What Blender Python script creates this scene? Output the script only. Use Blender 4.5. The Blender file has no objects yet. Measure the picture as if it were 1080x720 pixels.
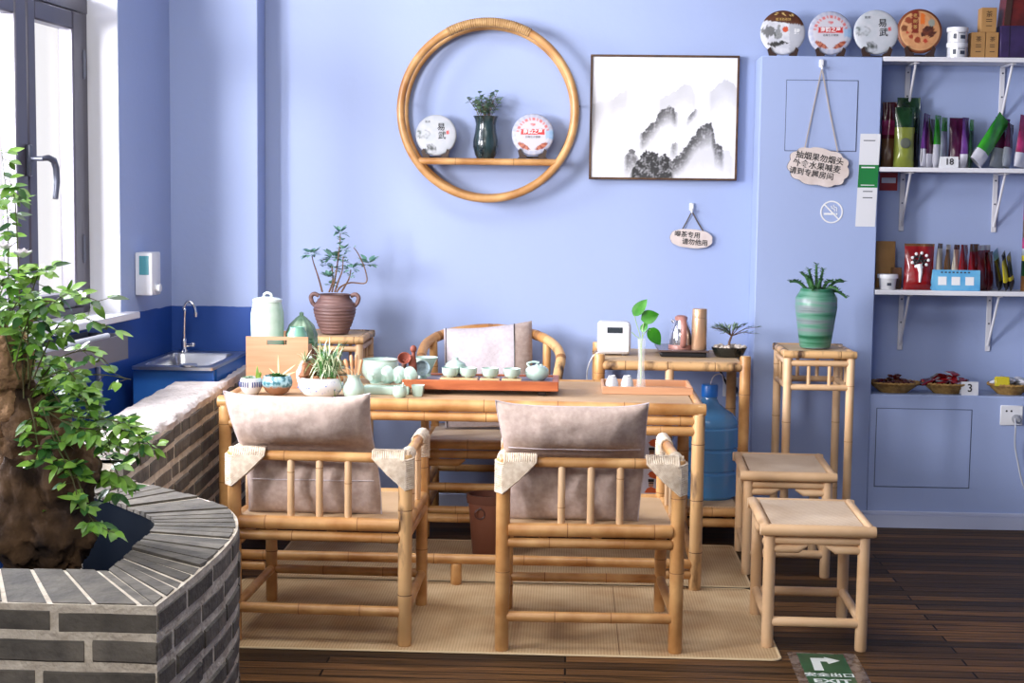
import bpy, bmesh, math, random
from mathutils import Vector, Matrix, noise as mnoise
rnd = random.Random(7)
PI = math.pi
SC = bpy.context.scene
COL = SC.collection
V = Vector

# ------------------------------------------------------------------ camera
FPX, CAMH = 1600.0, 1.37
_v = V((325-540, 17300-360, FPX)); _dx = 604-540
_d = V((_dx, -(_v.x*_dx+FPX*FPX)/_v.y, FPX))
_v.normalize(); _d.normalize(); _x = _v.cross(_d)
def ray(px, py):
    c = V((px-540, py-360, FPX)); return V((_x.dot(c), _d.dot(c), -_v.dot(c)))
CAM = V((0, 0, CAMH))
def onz(px, py, z=0.0):
    r = ray(px, py); return CAM + r*((z-CAMH)/r.z)
def ony(px, py, y):
    r = ray(px, py); return CAM + r*(y/r.y)
cam_d = bpy.data.cameras.new('camera'); cam = bpy.data.objects.new('camera', cam_d); COL.objects.link(cam)
cx = V((_x.x, _d.x, -_v.x)); cy = -V((_x.y, _d.y, -_v.y)); cz = -V((_x.z, _d.z, -_v.z))
M = Matrix((cx, cy, cz)).transposed().to_4x4(); M.translation = CAM
cam.matrix_world = M
cam_d.sensor_width = 36; cam_d.lens = FPX/1080*36; cam_d.clip_start = 0.05
SC.camera = cam
SC.view_settings.view_transform = 'Standard'; SC.view_settings.look = 'None'
SC.view_settings.gamma = 1; SC.view_settings.use_curve_mapping = False
SC.view_settings.exposure = 0.15

# ------------------------------------------------------------------ materials
def srgb(*c):
    return tuple(((x/255)/12.92 if x/255 <= .04045 else ((x/255+.055)/1.055)**2.4) for x in c)+(1,)
MATS = {}
def mat(name, c1, c2=None, rough=.5, scale=8, stretch=(1,1,1), bump=0, bscale=None, metal=0, spec=.5,
        trans=0, detail=3, island=0, ramp=(.35,.65), coat=0, sub=0, alpha=1, rot=(0,0,0)):
    if name in MATS: return MATS[name]
    m = bpy.data.materials.new(name); m.use_nodes = True; nt = m.node_tree; N = nt.nodes; L = nt.links
    b = N['Principled BSDF']; b.inputs['Base Color'].default_value = c1
    b.inputs['Roughness'].default_value = rough; b.inputs['Metallic'].default_value = metal
    b.inputs['Specular IOR Level'].default_value = spec
    b.inputs['Transmission Weight'].default_value = trans; b.inputs['Coat Weight'].default_value = coat
    b.inputs['Alpha'].default_value = alpha
    if sub: b.inputs['Subsurface Weight'].default_value = sub; b.inputs['Subsurface Radius'].default_value = (.01,.01,.01)
    tc = N.new('ShaderNodeTexCoord'); mp = N.new('ShaderNodeMapping'); L.new(tc.outputs['Object'], mp.inputs['Vector'])
    mp.inputs['Scale'].default_value = stretch; mp.inputs['Rotation'].default_value = rot
    col = None
    if c2:
        n = N.new('ShaderNodeTexNoise'); n.inputs['Scale'].default_value = scale; n.inputs['Detail'].default_value = detail
        L.new(mp.outputs['Vector'], n.inputs['Vector'])
        r = N.new('ShaderNodeValToRGB'); r.color_ramp.elements[0].position = ramp[0]; r.color_ramp.elements[1].position = ramp[1]
        r.color_ramp.elements[0].color = c1; r.color_ramp.elements[1].color = c2
        L.new(n.outputs['Fac'], r.inputs['Fac']); col = r.outputs['Color']
    if island:
        g = N.new('ShaderNodeNewGeometry'); h = N.new('ShaderNodeHueSaturation')
        mr = N.new('ShaderNodeMapRange'); mr.inputs['To Min'].default_value = 1-island; mr.inputs['To Max'].default_value = 1+island
        L.new(g.outputs['Random Per Island'], mr.inputs['Value']); L.new(mr.outputs['Result'], h.inputs['Value'])
        if col: L.new(col, h.inputs['Color'])
        else: h.inputs['Color'].default_value = c1
        col = h.outputs['Color']
    if col: L.new(col, b.inputs['Base Color'])
    if bump:
        n2 = N.new('ShaderNodeTexNoise'); n2.inputs['Scale'].default_value = bscale or scale; n2.inputs['Detail'].default_value = 4
        L.new(mp.outputs['Vector'], n2.inputs['Vector'])
        bp = N.new('ShaderNodeBump'); bp.inputs['Strength'].default_value = bump; bp.inputs['Distance'].default_value = .01
        L.new(n2.outputs['Fac'], bp.inputs['Height']); L.new(bp.outputs['Normal'], b.inputs['Normal'])
    MATS[name] = m; return m

def woven(name, c1, c2, fx, fy, ax=(0,1), bump=.4, rough=.7, fade=None):
    """plaited strips: two crossing waves in object space"""
    m = bpy.data.materials.new(name); m.use_nodes = True; nt = m.node_tree; N = nt.nodes; L = nt.links
    b = N['Principled BSDF']; b.inputs['Roughness'].default_value = rough
    tc = N.new('ShaderNodeTexCoord'); sp = N.new('ShaderNodeSeparateXYZ'); L.new(tc.outputs['Object'], sp.inputs[0])
    outs = []
    for a, f in zip(ax, (fx, fy)):
        mu = N.new('ShaderNodeMath'); mu.operation = 'MULTIPLY'; mu.inputs[1].default_value = f*2*PI
        L.new(sp.outputs[a], mu.inputs[0]); s = N.new('ShaderNodeMath'); s.operation = 'SINE'
        L.new(mu.outputs[0], s.inputs[0]); outs.append(s.outputs[0])
    mul = N.new('ShaderNodeMath'); mul.operation = 'MULTIPLY'; L.new(outs[0], mul.inputs[0]); L.new(outs[1], mul.inputs[1])
    nz = N.new('ShaderNodeTexNoise'); nz.inputs['Scale'].default_value = 5; nz.inputs['Detail'].default_value = 6
    L.new(tc.outputs['Object'], nz.inputs['Vector'])
    mr = N.new('ShaderNodeMapRange'); mr.inputs['From Min'].default_value = -1; mr.inputs['From Max'].default_value = 1
    L.new(mul.outputs[0], mr.inputs['Value'])
    ad = N.new('ShaderNodeMath'); ad.operation = 'MULTIPLY_ADD'; ad.inputs[1].default_value = .5
    L.new(mr.outputs[0], ad.inputs[0]); 
    nh = N.new('ShaderNodeMath'); nh.operation = 'MULTIPLY_ADD'; nh.inputs[1].default_value = 1.2; nh.inputs[2].default_value = -.35
    L.new(nz.outputs['Fac'], nh.inputs[0]); L.new(nh.outputs[0], ad.inputs[2])
    mx = N.new('ShaderNodeMix'); mx.data_type = 'RGBA'; mx.inputs['A'].default_value = c1; mx.inputs['B'].default_value = c2
    L.new(ad.outputs[0], mx.inputs['Factor']); L.new(mx.outputs['Result'], b.inputs['Base Color'])
    bp = N.new('ShaderNodeBump'); bp.inputs['Strength'].default_value = bump; bp.inputs['Distance'].default_value = .003
    L.new(mr.outputs[0], bp.inputs['Height']); L.new(bp.outputs['Normal'], b.inputs['Normal'])
    MATS[name] = m; return m

def attr_mat(name, rough=.6, coat=0):
    m = bpy.data.materials.new(name); m.use_nodes = True; N = m.node_tree.nodes
    a = N.new('ShaderNodeVertexColor'); a.layer_name = 'paint'
    m.node_tree.links.new(a.outputs['Color'], N['Principled BSDF'].inputs['Base Color'])
    N['Principled BSDF'].inputs['Roughness'].default_value = rough; N['Principled BSDF'].inputs['Coat Weight'].default_value = coat
    MATS[name] = m; return m

# ------------------------------------------------------------------ mesh builder
class MB:
    def __init__(s): s.v = []; s.f = []; s.m = []; s.col = None
    def add(s, vs, fs, mi=0, M=None):
        o = len(s.v)
        for p in vs: s.v.append(M @ V(p) if M else V(p))
        for f in fs: s.f.append([i+o for i in f]); s.m.append(mi)
        return s
    def box(s, c, size, R=None, mi=0, bev=0, seg=1):
        c = V(c); bm = bmesh.new(); bmesh.ops.create_cube(bm, size=1)
        for v in bm.verts: v.co = V((v.co.x*size[0], v.co.y*size[1], v.co.z*size[2]))
        if bev: bmesh.ops.bevel(bm, geom=bm.edges[:], offset=bev, segments=seg, affect='EDGES', profile=.5)
        bm.verts.index_update()
        vs = [(R @ v.co if R else v.co)+c for v in bm.verts]; fs = [[v.index for v in f.verts] for f in bm.faces]
        bm.free(); return s.add(vs, fs, mi)
    def b2(s, x0, x1, y0, y1, z0, z1, mi=0, bev=0, seg=1):
        return s.box(((x0+x1)/2, (y0+y1)/2, (z0+z1)/2), (abs(x1-x0), abs(y1-y0), abs(z1-z0)), None, mi, bev, seg)
    def tube(s, pts, r, seg=8, mi=0, caps=True, capm=None, closed=False, mis=None):
        pts = [V(p) for p in pts]; n = len(pts)
        rs = r if isinstance(r, (list, tuple)) else [r]*n
        o = len(s.v); t0 = None; nrm = None
        for i, p in enumerate(pts):
            if closed: t = pts[(i+1) % n]-pts[i-1]
            else: t = (pts[min(i+1, n-1)]-pts[max(i-1, 0)])
            t.normalize()
            if nrm is None:
                a = V((0, 0, 1)) if abs(t.z) < .9 else V((1, 0, 0)); nrm = t.cross(a).normalized()
            else:
                nrm = (nrm - t*nrm.dot(t)); nrm.normalize()
            bn = t.cross(nrm)
            for k in range(seg):
                a = 2*PI*k/seg; s.v.append(p+(nrm*math.cos(a)+bn*math.sin(a))*rs[i])
        for i in range(n if closed else n-1):
            j = (i+1) % n
            for k in range(seg):
                l = (k+1) % seg
                s.f.append([o+i*seg+k, o+i*seg+l, o+j*seg+l, o+j*seg+k]); s.m.append(mis[i] if mis else mi)
        if caps and not closed:
            cm = mi if capm is None else capm
            s.f.append([o+k for k in range(seg)][::-1]); s.m.append(cm)
            s.f.append([o+(n-1)*seg+k for k in range(seg)]); s.m.append(cm)
        return s
    def bamboo(s, p0, p1, r, gap=.2, seg=12, bend=0, r1=None, ph=None):
        """a pole with raised joints; slots 0 skin, 1 joint line, 2 cut end"""
        p0 = V(p0); p1 = V(p1); L = (p1-p0).length; r1 = r1 or r
        ts = [(0, .9, 0), (min(.006/L, .1), 1, 0)]
        t = (rnd.uniform(.3, 1)*gap if ph is None else ph)
        while t < L-.02:
            g = gap*rnd.uniform(.75, 1.25)
            ts += [((t-.012)/L, 1, 0), ((t-.0025)/L, 1.045, 1), ((t+.0003)/L, 1.0, 0), ((t+.004)/L, 1.045, 0), ((t+.014)/L, 1, 0)]
            t += g
        ts += [(1-min(.006/L, .1), 1, 0), (1, .9, 0)]
        ts = [q for q in ts if 0 <= q[0] <= 1]; ts.sort(key=lambda q: q[0])
        side = (p1-p0).cross(V((.3, .5, 1))).normalized()
        pts = [p0.lerp(p1, q[0])+side*bend*math.sin(q[0]*PI) for q in ts]
        rr = [(r+(r1-r)*q[0])*q[1] for q in ts]
        return s.tube(pts, rr, seg, caps=True, capm=2, mis=[q[2] for q in ts])
    def lathe(s, prof, c=(0, 0, 0), seg=32, mi=0, fn=None, mis=None, sx=1, sy=1, R=None):
        c = V(c); o = len(s.v); n = len(prof)
        for (r, z) in prof:
            for k in range(seg):
                a = 2*PI*k/seg; q = fn(a, z, r) if fn else r
                p = V((q*math.cos(a)*sx, q*math.sin(a)*sy, z)); s.v.append(c+(R @ p if R else p))
        for i in range(n-1):
            for k in range(seg):
                l = (k+1) % seg
                s.f.append([o+i*seg+k, o+i*seg+l, o+(i+1)*seg+l, o+(i+1)*seg+k]); s.m.append(mis[i] if mis else mi)
        if prof[0][0] > 1e-4: s.f.append([o+k for k in range(seg)][::-1]); s.m.append(mis[0] if mis else mi)
        if prof[-1][0] > 1e-4: s.f.append([o+(n-1)*seg+k for k in range(seg)]); s.m.append(mis[-1] if mis else mi)
        return s
    def ball(s, c, r, seg=12, mi=0, sx=1, sy=1, sz=1, jit=0, R=None):
        c = V(c); n = max(4, seg//2); o = len(s.v); sd = rnd.random()*50
        for i in range(n+1):
            t = PI*i/n
            for k in range(seg):
                a = 2*PI*k/seg; p = V((math.sin(t)*math.cos(a), math.sin(t)*math.sin(a), math.cos(t)))
                q = 1+jit*mnoise.noise(p*2+V((sd, sd, sd))) if jit else 1
                p = V((p.x*sx, p.y*sy, p.z*sz))*r*q; s.v.append(c+(R @ p if R else p))
        for i in range(n):
            for k in range(seg):
                l = (k+1) % seg
                s.f.append([o+i*seg+k, o+(i+1)*seg+k, o+(i+1)*seg+l, o+i*seg+l]); s.m.append(mi)
        return s
    def prism(s, pts, d, mi=0, M=None, side=None):
        """polygon pts (x, z) in the XZ plane extruded d along +Y"""
        n = len(pts); vs = [(p[0], 0, p[1]) for p in pts]+[(p[0], d, p[1]) for p in pts]
        s.add(vs, [list(range(n)), list(range(2*n-1, n-1, -1))], mi, M)
        return s.add(vs, [[i, i+n, (i+1) % n+n, (i+1) % n] for i in range(n)], mi if side is None else side, M)
    def leaf(s, b, d, up, L, W, mi=0, droop=.25, fold=.25, n=4, tip=.5):
        b = V(b); d = V(d).normalized(); up = V(up); sd = d.cross(up)
        if sd.length < 1e-3: sd = d.cross(V((1, .2, 0)))
        sd.normalize(); nn = sd.cross(d).normalized(); o = len(s.v)
        for i in range(n+1):
            t = i/n; w = W*.5*(math.sin(PI*min(1, t**(.75 if tip < .6 else 1)))**.8 if 0 < t < 1 else 0.02)
            c = b+d*L*t-nn*L*droop*t*t
            s.v += [c-sd*w+nn*w*fold, c, c+sd*w+nn*w*fold]
        for i in range(n):
            a = o+i*3
            s.f += [[a, a+1, a+4, a+3], [a+1, a+2, a+5, a+4]]; s.m += [mi, mi]
        return s
    def text(s, txt, size, O, X, Y, mi=0, align='CENTER', lift=.0008, thick=0):
        cu = bpy.data.curves.new('t', 'FONT'); cu.body = txt; cu.size = size; cu.align_x = align; cu.align_y = 'CENTER'
        cu.offset = thick; cu.resolution_u = 3
        ob = bpy.data.objects.new('t', cu); COL.objects.link(ob)
        dg = bpy.context.evaluated_depsgraph_get(); me = bpy.data.meshes.new_from_object(ob.evaluated_get(dg))
        O = V(O); X = V(X); Y = V(Y); Z = X.cross(Y).normalized()
        s.add([O+X*v.co.x+Y*v.co.y+Z*lift for v in me.vertices], [list(p.vertices) for p in me.polygons], mi)
        bpy.data.objects.remove(ob); bpy.data.curves.remove(cu); bpy.data.meshes.remove(me); return s
    def build(s, name, mats, parent=None, smooth=True, angle=38, loc=None):
        me = bpy.data.meshes.new(name); me.from_pydata([tuple(v) for v in s.v], [], s.f)
        for m in (mats if isinstance(mats, (list, tuple)) else [mats]): me.materials.append(m if not isinstance(m, str) else MATS[m])
        nm = len(me.materials)
        for p, i in zip(me.polygons, s.m): p.material_index = min(i, nm-1); p.use_smooth = smooth
        if s.col:
            at = me.color_attributes.new('paint', 'FLOAT_COLOR', 'POINT')
            for i, c in enumerate(s.col): at.data[i].color = c
        me.update()
        if smooth: me.set_sharp_from_angle(angle=math.radians(angle))
        o = bpy.data.objects.new(name, me); COL.objects.link(o)
        if parent: o.parent = parent
        if loc is not None: o.location = loc
        return o

def tag(o, label, cat, group=None):
    o['label'] = label; o['category'] = cat
    if group: o['group'] = group
    return o
def thing(name, label, cat, loc=(0, 0, 0), rz=0, group=None):
    o = bpy.data.objects.new(name, None); COL.objects.link(o); o.location = loc; o.rotation_euler = (0, 0, rz)
    o.empty_display_size = .05
    return tag(o, label, cat, group)
def struct(o): o['kind'] = 'structure'; return o
def copy_thing(src, label=None, loc=None, rz=None, group=None):
    r = src.copy(); COL.objects.link(r)
    for ch in list(src.children):
        c = ch.copy(); COL.objects.link(c); c.parent = r
        for g in list(ch.children):
            d = g.copy(); COL.objects.link(d); d.parent = c
    if label: r['label'] = label
    if loc is not None: r.location = loc
    if rz is not None: r.rotation_euler[2] = rz
    if group: r['group'] = group
    return r
def Rz(a): return Matrix.Rotation(a, 3, 'Z')
def Rx(a): return Matrix.Rotation(a, 3, 'X')
def Ry(a): return Matrix.Rotation(a, 3, 'Y')

# ------------------------------------------------------------------ palette
WALLC = (.355, .44, .69, 1)
BAM = [mat('bamboo_gold', srgb(212,165,108), srgb(166,113,60), rough=.34, scale=5, stretch=(1.5,1.5,1.5), island=.12, detail=5),
       mat('bamboo_joint', srgb(146,100,58), rough=.6), mat('bamboo_cut', srgb(222,186,136), rough=.6)]
BAMP = [mat('bamboo_pale', srgb(224,190,150), srgb(206,166,122), rough=.48, scale=5, island=.07, detail=5),
        mat('bamboo_pale_joint', srgb(168,122,80), rough=.6), mat('bamboo_pale_cut', srgb(228,196,156), rough=.6)]
BAMS = [mat('bamboo_spotted', srgb(206,164,112), srgb(70,46,30), rough=.5, scale=18, stretch=(1,1,.3), ramp=(.52,.66), island=.06, detail=6),
        mat('bamboo_spot_joint', srgb(110,74,44), rough=.6), mat('bamboo_spot_cut', srgb(214,176,128), rough=.6)]
mat('steel', (.55,.56,.58,1), rough=.28, metal=1)
mat('steel_dark', (.13,.14,.18,1), rough=.4, metal=.3)
mat('chrome', (.8,.8,.82,1), rough=.08, metal=1)
mat('white_plastic', (.78,.79,.82,1), rough=.35)
mat('white_paint', (.74,.74,.78,1), rough=.45)
mat('black', (.012,.012,.014,1), rough=.35)
mat('ink', (.02,.02,.022,1), rough=.7)
mat('rope', srgb(226,212,192), srgb(200,180,156), rough=.9, scale=60)
mat('linen', srgb(186,167,156), srgb(170,150,140), rough=.95, scale=60, stretch=(1,.3,1), bump=.14, bscale=260)
mat('linen_light', srgb(205,196,200), srgb(194,184,188), rough=.95, scale=70, bump=.2, bscale=160)
mat('celadon', srgb(188,210,198), srgb(172,198,184), rough=.18, scale=12, coat=.4)
mat('porcelain', srgb(208,209,212), rough=.15, coat=.4)
mat('leaf_green', srgb(146,190,74), srgb(86,138,46), rough=.4, scale=14, island=.45, sub=.25)
mat('leaf_dark', srgb(64,118,46), srgb(38,84,34), rough=.45, scale=14, island=.35)
mat('leaf_grey', srgb(140,168,140), srgb(96,132,104), rough=.6, scale=20, island=.25)
mat('twig', srgb(120,92,72), srgb(88,62,48), rough=.8, scale=30)
mat('soil', srgb(54,40,32), srgb(30,22,18), rough=1, scale=60, bump=.6)
mat('pebble', srgb(206,196,186), srgb(170,150,134), rough=.7, scale=30, island=.25)
# ------------------------------------------------------------------ the room
YW = 6.60                                     # back wall plane
def wall_mat(name, dado):
    m = bpy.data.materials.new(name); m.use_nodes = True; nt = m.node_tree; N = nt.nodes; L = nt.links
    b = N['Principled BSDF']; b.inputs['Roughness'].default_value = .55
    tc = N.new('ShaderNodeTexCoord'); n = N.new('ShaderNodeTexNoise'); n.inputs['Scale'].default_value = 1.6; n.inputs['Detail'].default_value = 5
    L.new(tc.outputs['Object'], n.inputs['Vector'])
    mx = N.new('ShaderNodeMix'); mx.data_type = 'RGBA'
    mx.inputs['A'].default_value = tuple(c*.96 for c in WALLC[:3])+(1,); mx.inputs['B'].default_value = tuple(c*1.04 for c in WALLC[:3])+(1,)
    L.new(n.outputs['Fac'], mx.inputs['Factor']); out = mx.outputs['Result']
    if dado:
        sp = N.new('ShaderNodeSeparateXYZ'); L.new(tc.outputs['Object'], sp.inputs[0])
        n3 = N.new('ShaderNodeTexNoise'); n3.inputs['Scale'].default_value = 12; L.new(tc.outputs['Object'], n3.inputs['Vector'])
        ma = N.new('ShaderNodeMath'); ma.operation = 'MULTIPLY_ADD'; ma.inputs[1].default_value = .012
        L.new(n3.outputs['Fac'], ma.inputs[0]); L.new(sp.outputs[2], ma.inputs[2])
        lt = N.new('ShaderNodeMath'); lt.operation = 'LESS_THAN'; lt.inputs[1].default_value = .899; L.new(ma.outputs[0], lt.inputs[0])
        m2 = N.new('ShaderNodeMix'); m2.data_type = 'RGBA'; m2.inputs['B'].default_value = (.012, .07, .34, 1)
        L.new(lt.outputs[0], m2.inputs['Factor']); L.new(out, m2.inputs['A']); out = m2.outputs['Result']
    L.new(out, b.inputs['Base Color'])
    n2 = N.new('ShaderNodeTexNoise'); n2.inputs['Scale'].default_value = 35; n2.inputs['Detail'].default_value = 4; L.new(tc.outputs['Object'], n2.inputs['Vector'])
    bp = N.new('ShaderNodeBump'); bp.inputs['Strength'].default_value = .08; bp.inputs['Distance'].default_value = .01
    L.new(n2.outputs['Fac'], bp.inputs['Height']); L.new(bp.outputs['Normal'], b.inputs['Normal'])
    MATS[name] = m; return m
wall_mat('wall_paint', False); wall_mat('wall_paint_dado', True)

# floor of dark planks running along X
def floor_mat():
    m = bpy.data.materials.new('floor_planks'); m.use_nodes = True; nt = m.node_tree; N = nt.nodes; L = nt.links
    b = N['Principled BSDF']
    tc = N.new('ShaderNodeTexCoord'); br = N.new('ShaderNodeTexBrick'); L.new(tc.outputs['Object'], br.inputs['Vector'])
    br.offset = .37; br.inputs['Scale'].default_value = 1; br.inputs['Brick Width'].default_value = 1.9; br.inputs['Row Height'].default_value = .062
    br.inputs['Mortar Size'].default_value = .0035; br.inputs['Mortar Smooth'].default_value = .3; br.inputs['Bias'].default_value = -.1
    br.inputs['Color1'].default_value = srgb(62,46,30); br.inputs['Color2'].default_value = srgb(124,88,54); br.inputs['Mortar'].default_value = srgb(14,10,8)
    mp = N.new('ShaderNodeMapping'); mp.inputs['Scale'].default_value = (1.2, 26, 1); L.new(tc.outputs['Object'], mp.inputs['Vector'])
    n = N.new('ShaderNodeTexNoise'); n.inputs['Scale'].default_value = 2.2; n.inputs['Detail'].default_value = 8; n.inputs['Roughness'].default_value = .65
    L.new(mp.outputs[0], n.inputs['Vector'])
    r = N.new('ShaderNodeValToRGB'); r.color_ramp.elements[0].color = (.25,.25,.25,1); r.color_ramp.elements[1].color = (1.25,1.2,1.15,1)
    r.color_ramp.elements[0].position = .35; r.color_ramp.elements[1].position = .68; L.new(n.outputs['Fac'], r.inputs['Fac'])
    mx = N.new('ShaderNodeMix'); mx.data_type = 'RGBA'; mx.blend_type = 'MULTIPLY'; mx.inputs['Factor'].default_value = 1
    L.new(br.outputs['Color'], mx.inputs['A']); L.new(r.outputs['Color'], mx.inputs['B']); L.new(mx.outputs['Result'], b.inputs['Base Color'])
    mr = N.new('ShaderNodeMapRange'); mr.inputs['To Min'].default_value = .4; mr.inputs['To Max'].default_value = .65; b.inputs['Specular IOR Level'].default_value = .14
    L.new(n.outputs['Fac'], mr.inputs['Value']); L.new(mr.outputs[0], b.inputs['Roughness'])
    iv = N.new('ShaderNodeMath'); iv.operation = 'MULTIPLY_ADD'; iv.inputs[1].default_value = -1.5
    L.new(br.outputs['Fac'], iv.inputs[0]); L.new(n.outputs['Fac'], iv.inputs[2])
    bp = N.new('ShaderNodeBump'); bp.inputs['Strength'].default_value = .5; bp.inputs['Distance'].default_value = .004
    L.new(iv.outputs[0], bp.inputs['Height']); L.new(bp.outputs['Normal'], b.inputs['Normal'])
    MATS['floor_planks'] = m
floor_mat()
struct(MB().b2(-6, 4.2, -3, 7.0, -.08, 0).build('floor', 'floor_planks'))
mat('ceiling_paint', (.26,.27,.32,1), rough=.8)  # kept dark so less light bounces onto the upper wall
struct(MB().b2(-6, 4.2, -1.0, 7.0, 2.95, 3.05).build('ceiling', 'ceiling_paint'))  # unseen ceiling, added to limit the ambient light
struct(MB().b2(-2.2, 4.2, YW, YW+.2, 0, 2.95).build('wall_back', 'wall_paint'))
struct(MB().b2(.9, 4.2, -1.2, -1.0, 0, 2.95).build('front_blocker_wall', 'wall_paint'))  # unseen wall added to block ambient light from the right front
struct(MB().b2(4.0, 4.2, -1.0, YW, 0, 2.95).build('wall_right', 'wall_paint'))  # unseen side, added to hold back ambient light
pc = -1.714; pr = ony(272, 150, 6.44).x
struct(MB().b2(pc-.15, pr, 6.44, YW, 0, 2.95, bev=.004).build('wall_pier', 'wall_paint_dado'))
struct(MB().b2(-1.5, .765, YW-.014, YW, 0, .07, bev=.004).build('baseboard_back', mat('skirting', (.50,.54,.70,1), rough=.4)))
# left wall: its own frame (u runs to the back, w outward)
A = math.atan(.082); du = V((math.sin(A), math.cos(A), 0)); dn = V((-math.cos(A), math.sin(A), 0))
LO = V((pc, 6.44, 0)); LR = Rz(-A)
def LW(s, w, z): return LO+du*s+dn*w+V((0, 0, z))
def lwbox(mb, s0, s1, w0, w1, z0, z1, mi=0, bev=0):      # box in the left wall's frame
    return mb.box(LW((s0+s1)/2, (w0+w1)/2, (z0+z1)/2), (abs(w1-w0), abs(s1-s0), abs(z1-z0)), LR, mi, bev)
S1 = -.572; S0 = -3.5                                    # window opening, its unseen near end set to admit the key light
ZS, ZT = .905, 2.55
w = MB(); lwbox(w, S1, .2, 0, .24, 0, 2.95); lwbox(w, S0, S1, 0, .24, 0, ZS-.02); lwbox(w, S0, S1, 0, .24, ZT, 2.95)
lwbox(w, -5.6, S0, 0, .24, 0, 2.95)  # unseen near stretch, lengthened to keep key light off rock and planter front
struct(w.build('wall_left', 'wall_paint_dado'))
# white reveal lining
mat('reveal_paint', (.74,.75,.80,1), rough=.5)
r = MB(); lwbox(r, S1-.006, S1+.0, .002, .235, ZS, ZT); struct(r.build('trim_1', 'reveal_paint'))
# sill
s = MB(); lwbox(s, S0-.05, S1+.055, -.055, .16, ZS-.026, ZS, bev=.003); sill = s.build('window_sill', 'white_paint')
# window_1
mat('window_metal', srgb(78,76,88), rough=.35, metal=.2)
gm = bpy.data.materials.new('window_glass'); gm.use_nodes = True; N = gm.node_tree.nodes; N.clear()
o_ = N.new('ShaderNodeOutputMaterial'); mx = N.new('ShaderNodeMixShader'); tr = N.new('ShaderNodeBsdfTransparent'); gl = N.new('ShaderNodeBsdfGlossy')
gl.inputs['Roughness'].default_value = .02; mx.inputs[0].default_value = .05
lk = gm.node_tree.links; lk.new(tr.outputs[0], mx.inputs[1]); lk.new(gl.outputs[0], mx.inputs[2]); lk.new(mx.outputs[0], o_.inputs[0])
MATS['window_glass'] = gm
def lwhit(px, py, w):                                      # a photo point dropped on a plane parallel to the left wall
    r = ray(px, py); p0 = LO+dn*w; t = (p0-CAM).dot(dn)/r.dot(dn); p = CAM+r*t; return (p-LO).dot(du), p.z
WF = .13
sU = [lwhit(x, 200, WF)[0] for x in (14, 25.5, 34, 74, 84.5, 89.5)]
zgt = lwhit(73.6, 31.3, WF)[1]; zgb = lwhit(74, 308, WF)[1]; zst = lwhit(84, 14, WF)[1]; zfb = lwhit(88, 326, WF)[1]
f = MB()
lwbox(f, sU[4]+.005, S1, WF-.005, WF+.06, ZS, ZT, bev=.004)          # jamb
lwbox(f, S0, S1, WF-.005, WF+.06, ZS, zfb+.015, bev=.004)             # bottom rail
lwbox(f, S0, S1, WF-.008, WF+.06, zst, zst+.06, bev=.004)             # transom
lwbox(f, S0, S1, WF-.005, WF+.06, ZT-.05, ZT, bev=.004)
lwbox(f, S0, S0+.05, WF-.005, WF+.06, ZS, ZT, bev=.004)
win = f.build('window_1', 'window_metal'); struct(win)
sill.parent = win
def sash(s0, s1, l, r_, lat):
    k = MB(); z0, z1 = zfb+.017, zst-.004
    lwbox(k, s0, s0+l, WF-.02, WF+.04, z0, z1, bev=.006); lwbox(k, s1-r_, s1, WF-.02, WF+.04, z0, z1, bev=.006)
    lwbox(k, s0+l, s1-r_, WF-.018, WF+.04, z0, zgb, bev=.006); lwbox(k, s0+l, s1-r_, WF-.018, WF+.04, zgt, z1, bev=.006)
    o = k.build('sash', 'window_metal', win)
    g = MB(); lwbox(g, s0+l-.01, s1-r_+.01, WF+.008, WF+.014, zgb-.01, zgt+.01); g.build('window_pane', 'window_glass', o); return o
sr = sash(sU[1]+.004, sU[4], sU[2]-sU[1], sU[4]-sU[3], True)
sash(sU[1]-.62, sU[1]-.004, .07, sU[1]-sU[0], False); sash(sU[1]-1.24, sU[1]-.628, .07, .07, False); sash(sU[1]-1.86, sU[1]-1.248, .07, .07, False)
g = MB(); lwbox(g, S0+.04, S1-.03, WF+.02, WF+.026, zst+.05, ZT-.04); g.build('window_pane', 'window_glass', win)
h = MB(); hs, hz1 = lwhit(31, 152, WF-.03); hz0 = lwhit(31, 186, WF-.03)[1]
lwbox(h, hs-.014, hs+.014, WF-.038, WF-.02, hz0, hz1, bev=.005)
zc = hz1-.05
h.tube([LW(hs, WF-.035, zc), LW(hs, WF-.075, zc), LW(hs+.03, WF-.085, zc+.004), LW(hs+.075, WF-.085, zc-.004), LW(hs+.095, WF-.085, zc-.03), LW(hs+.10, WF-.085, zc-.08), LW(hs+.085, WF-.085, zc-.14)],
       [.009,.009,.011,.012,.012,.011,.010], 10)
h.build('window_handle', mat('handle_metal', srgb(84,88,102), rough=.35, metal=.4), sr)
for py in (68, 262):
    k = MB(); a, z = lwhit(88.5, py, WF-.02); k.tube([LW(a, WF-.02, z-.045), LW(a, WF-.02, z+.045)], .008, 8)
    k.tube([LW(a, WF-.02, z-.055), LW(a, WF-.02, z+.055)], .005, 8); k.build('hinge', 'steel_dark', win)

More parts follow.
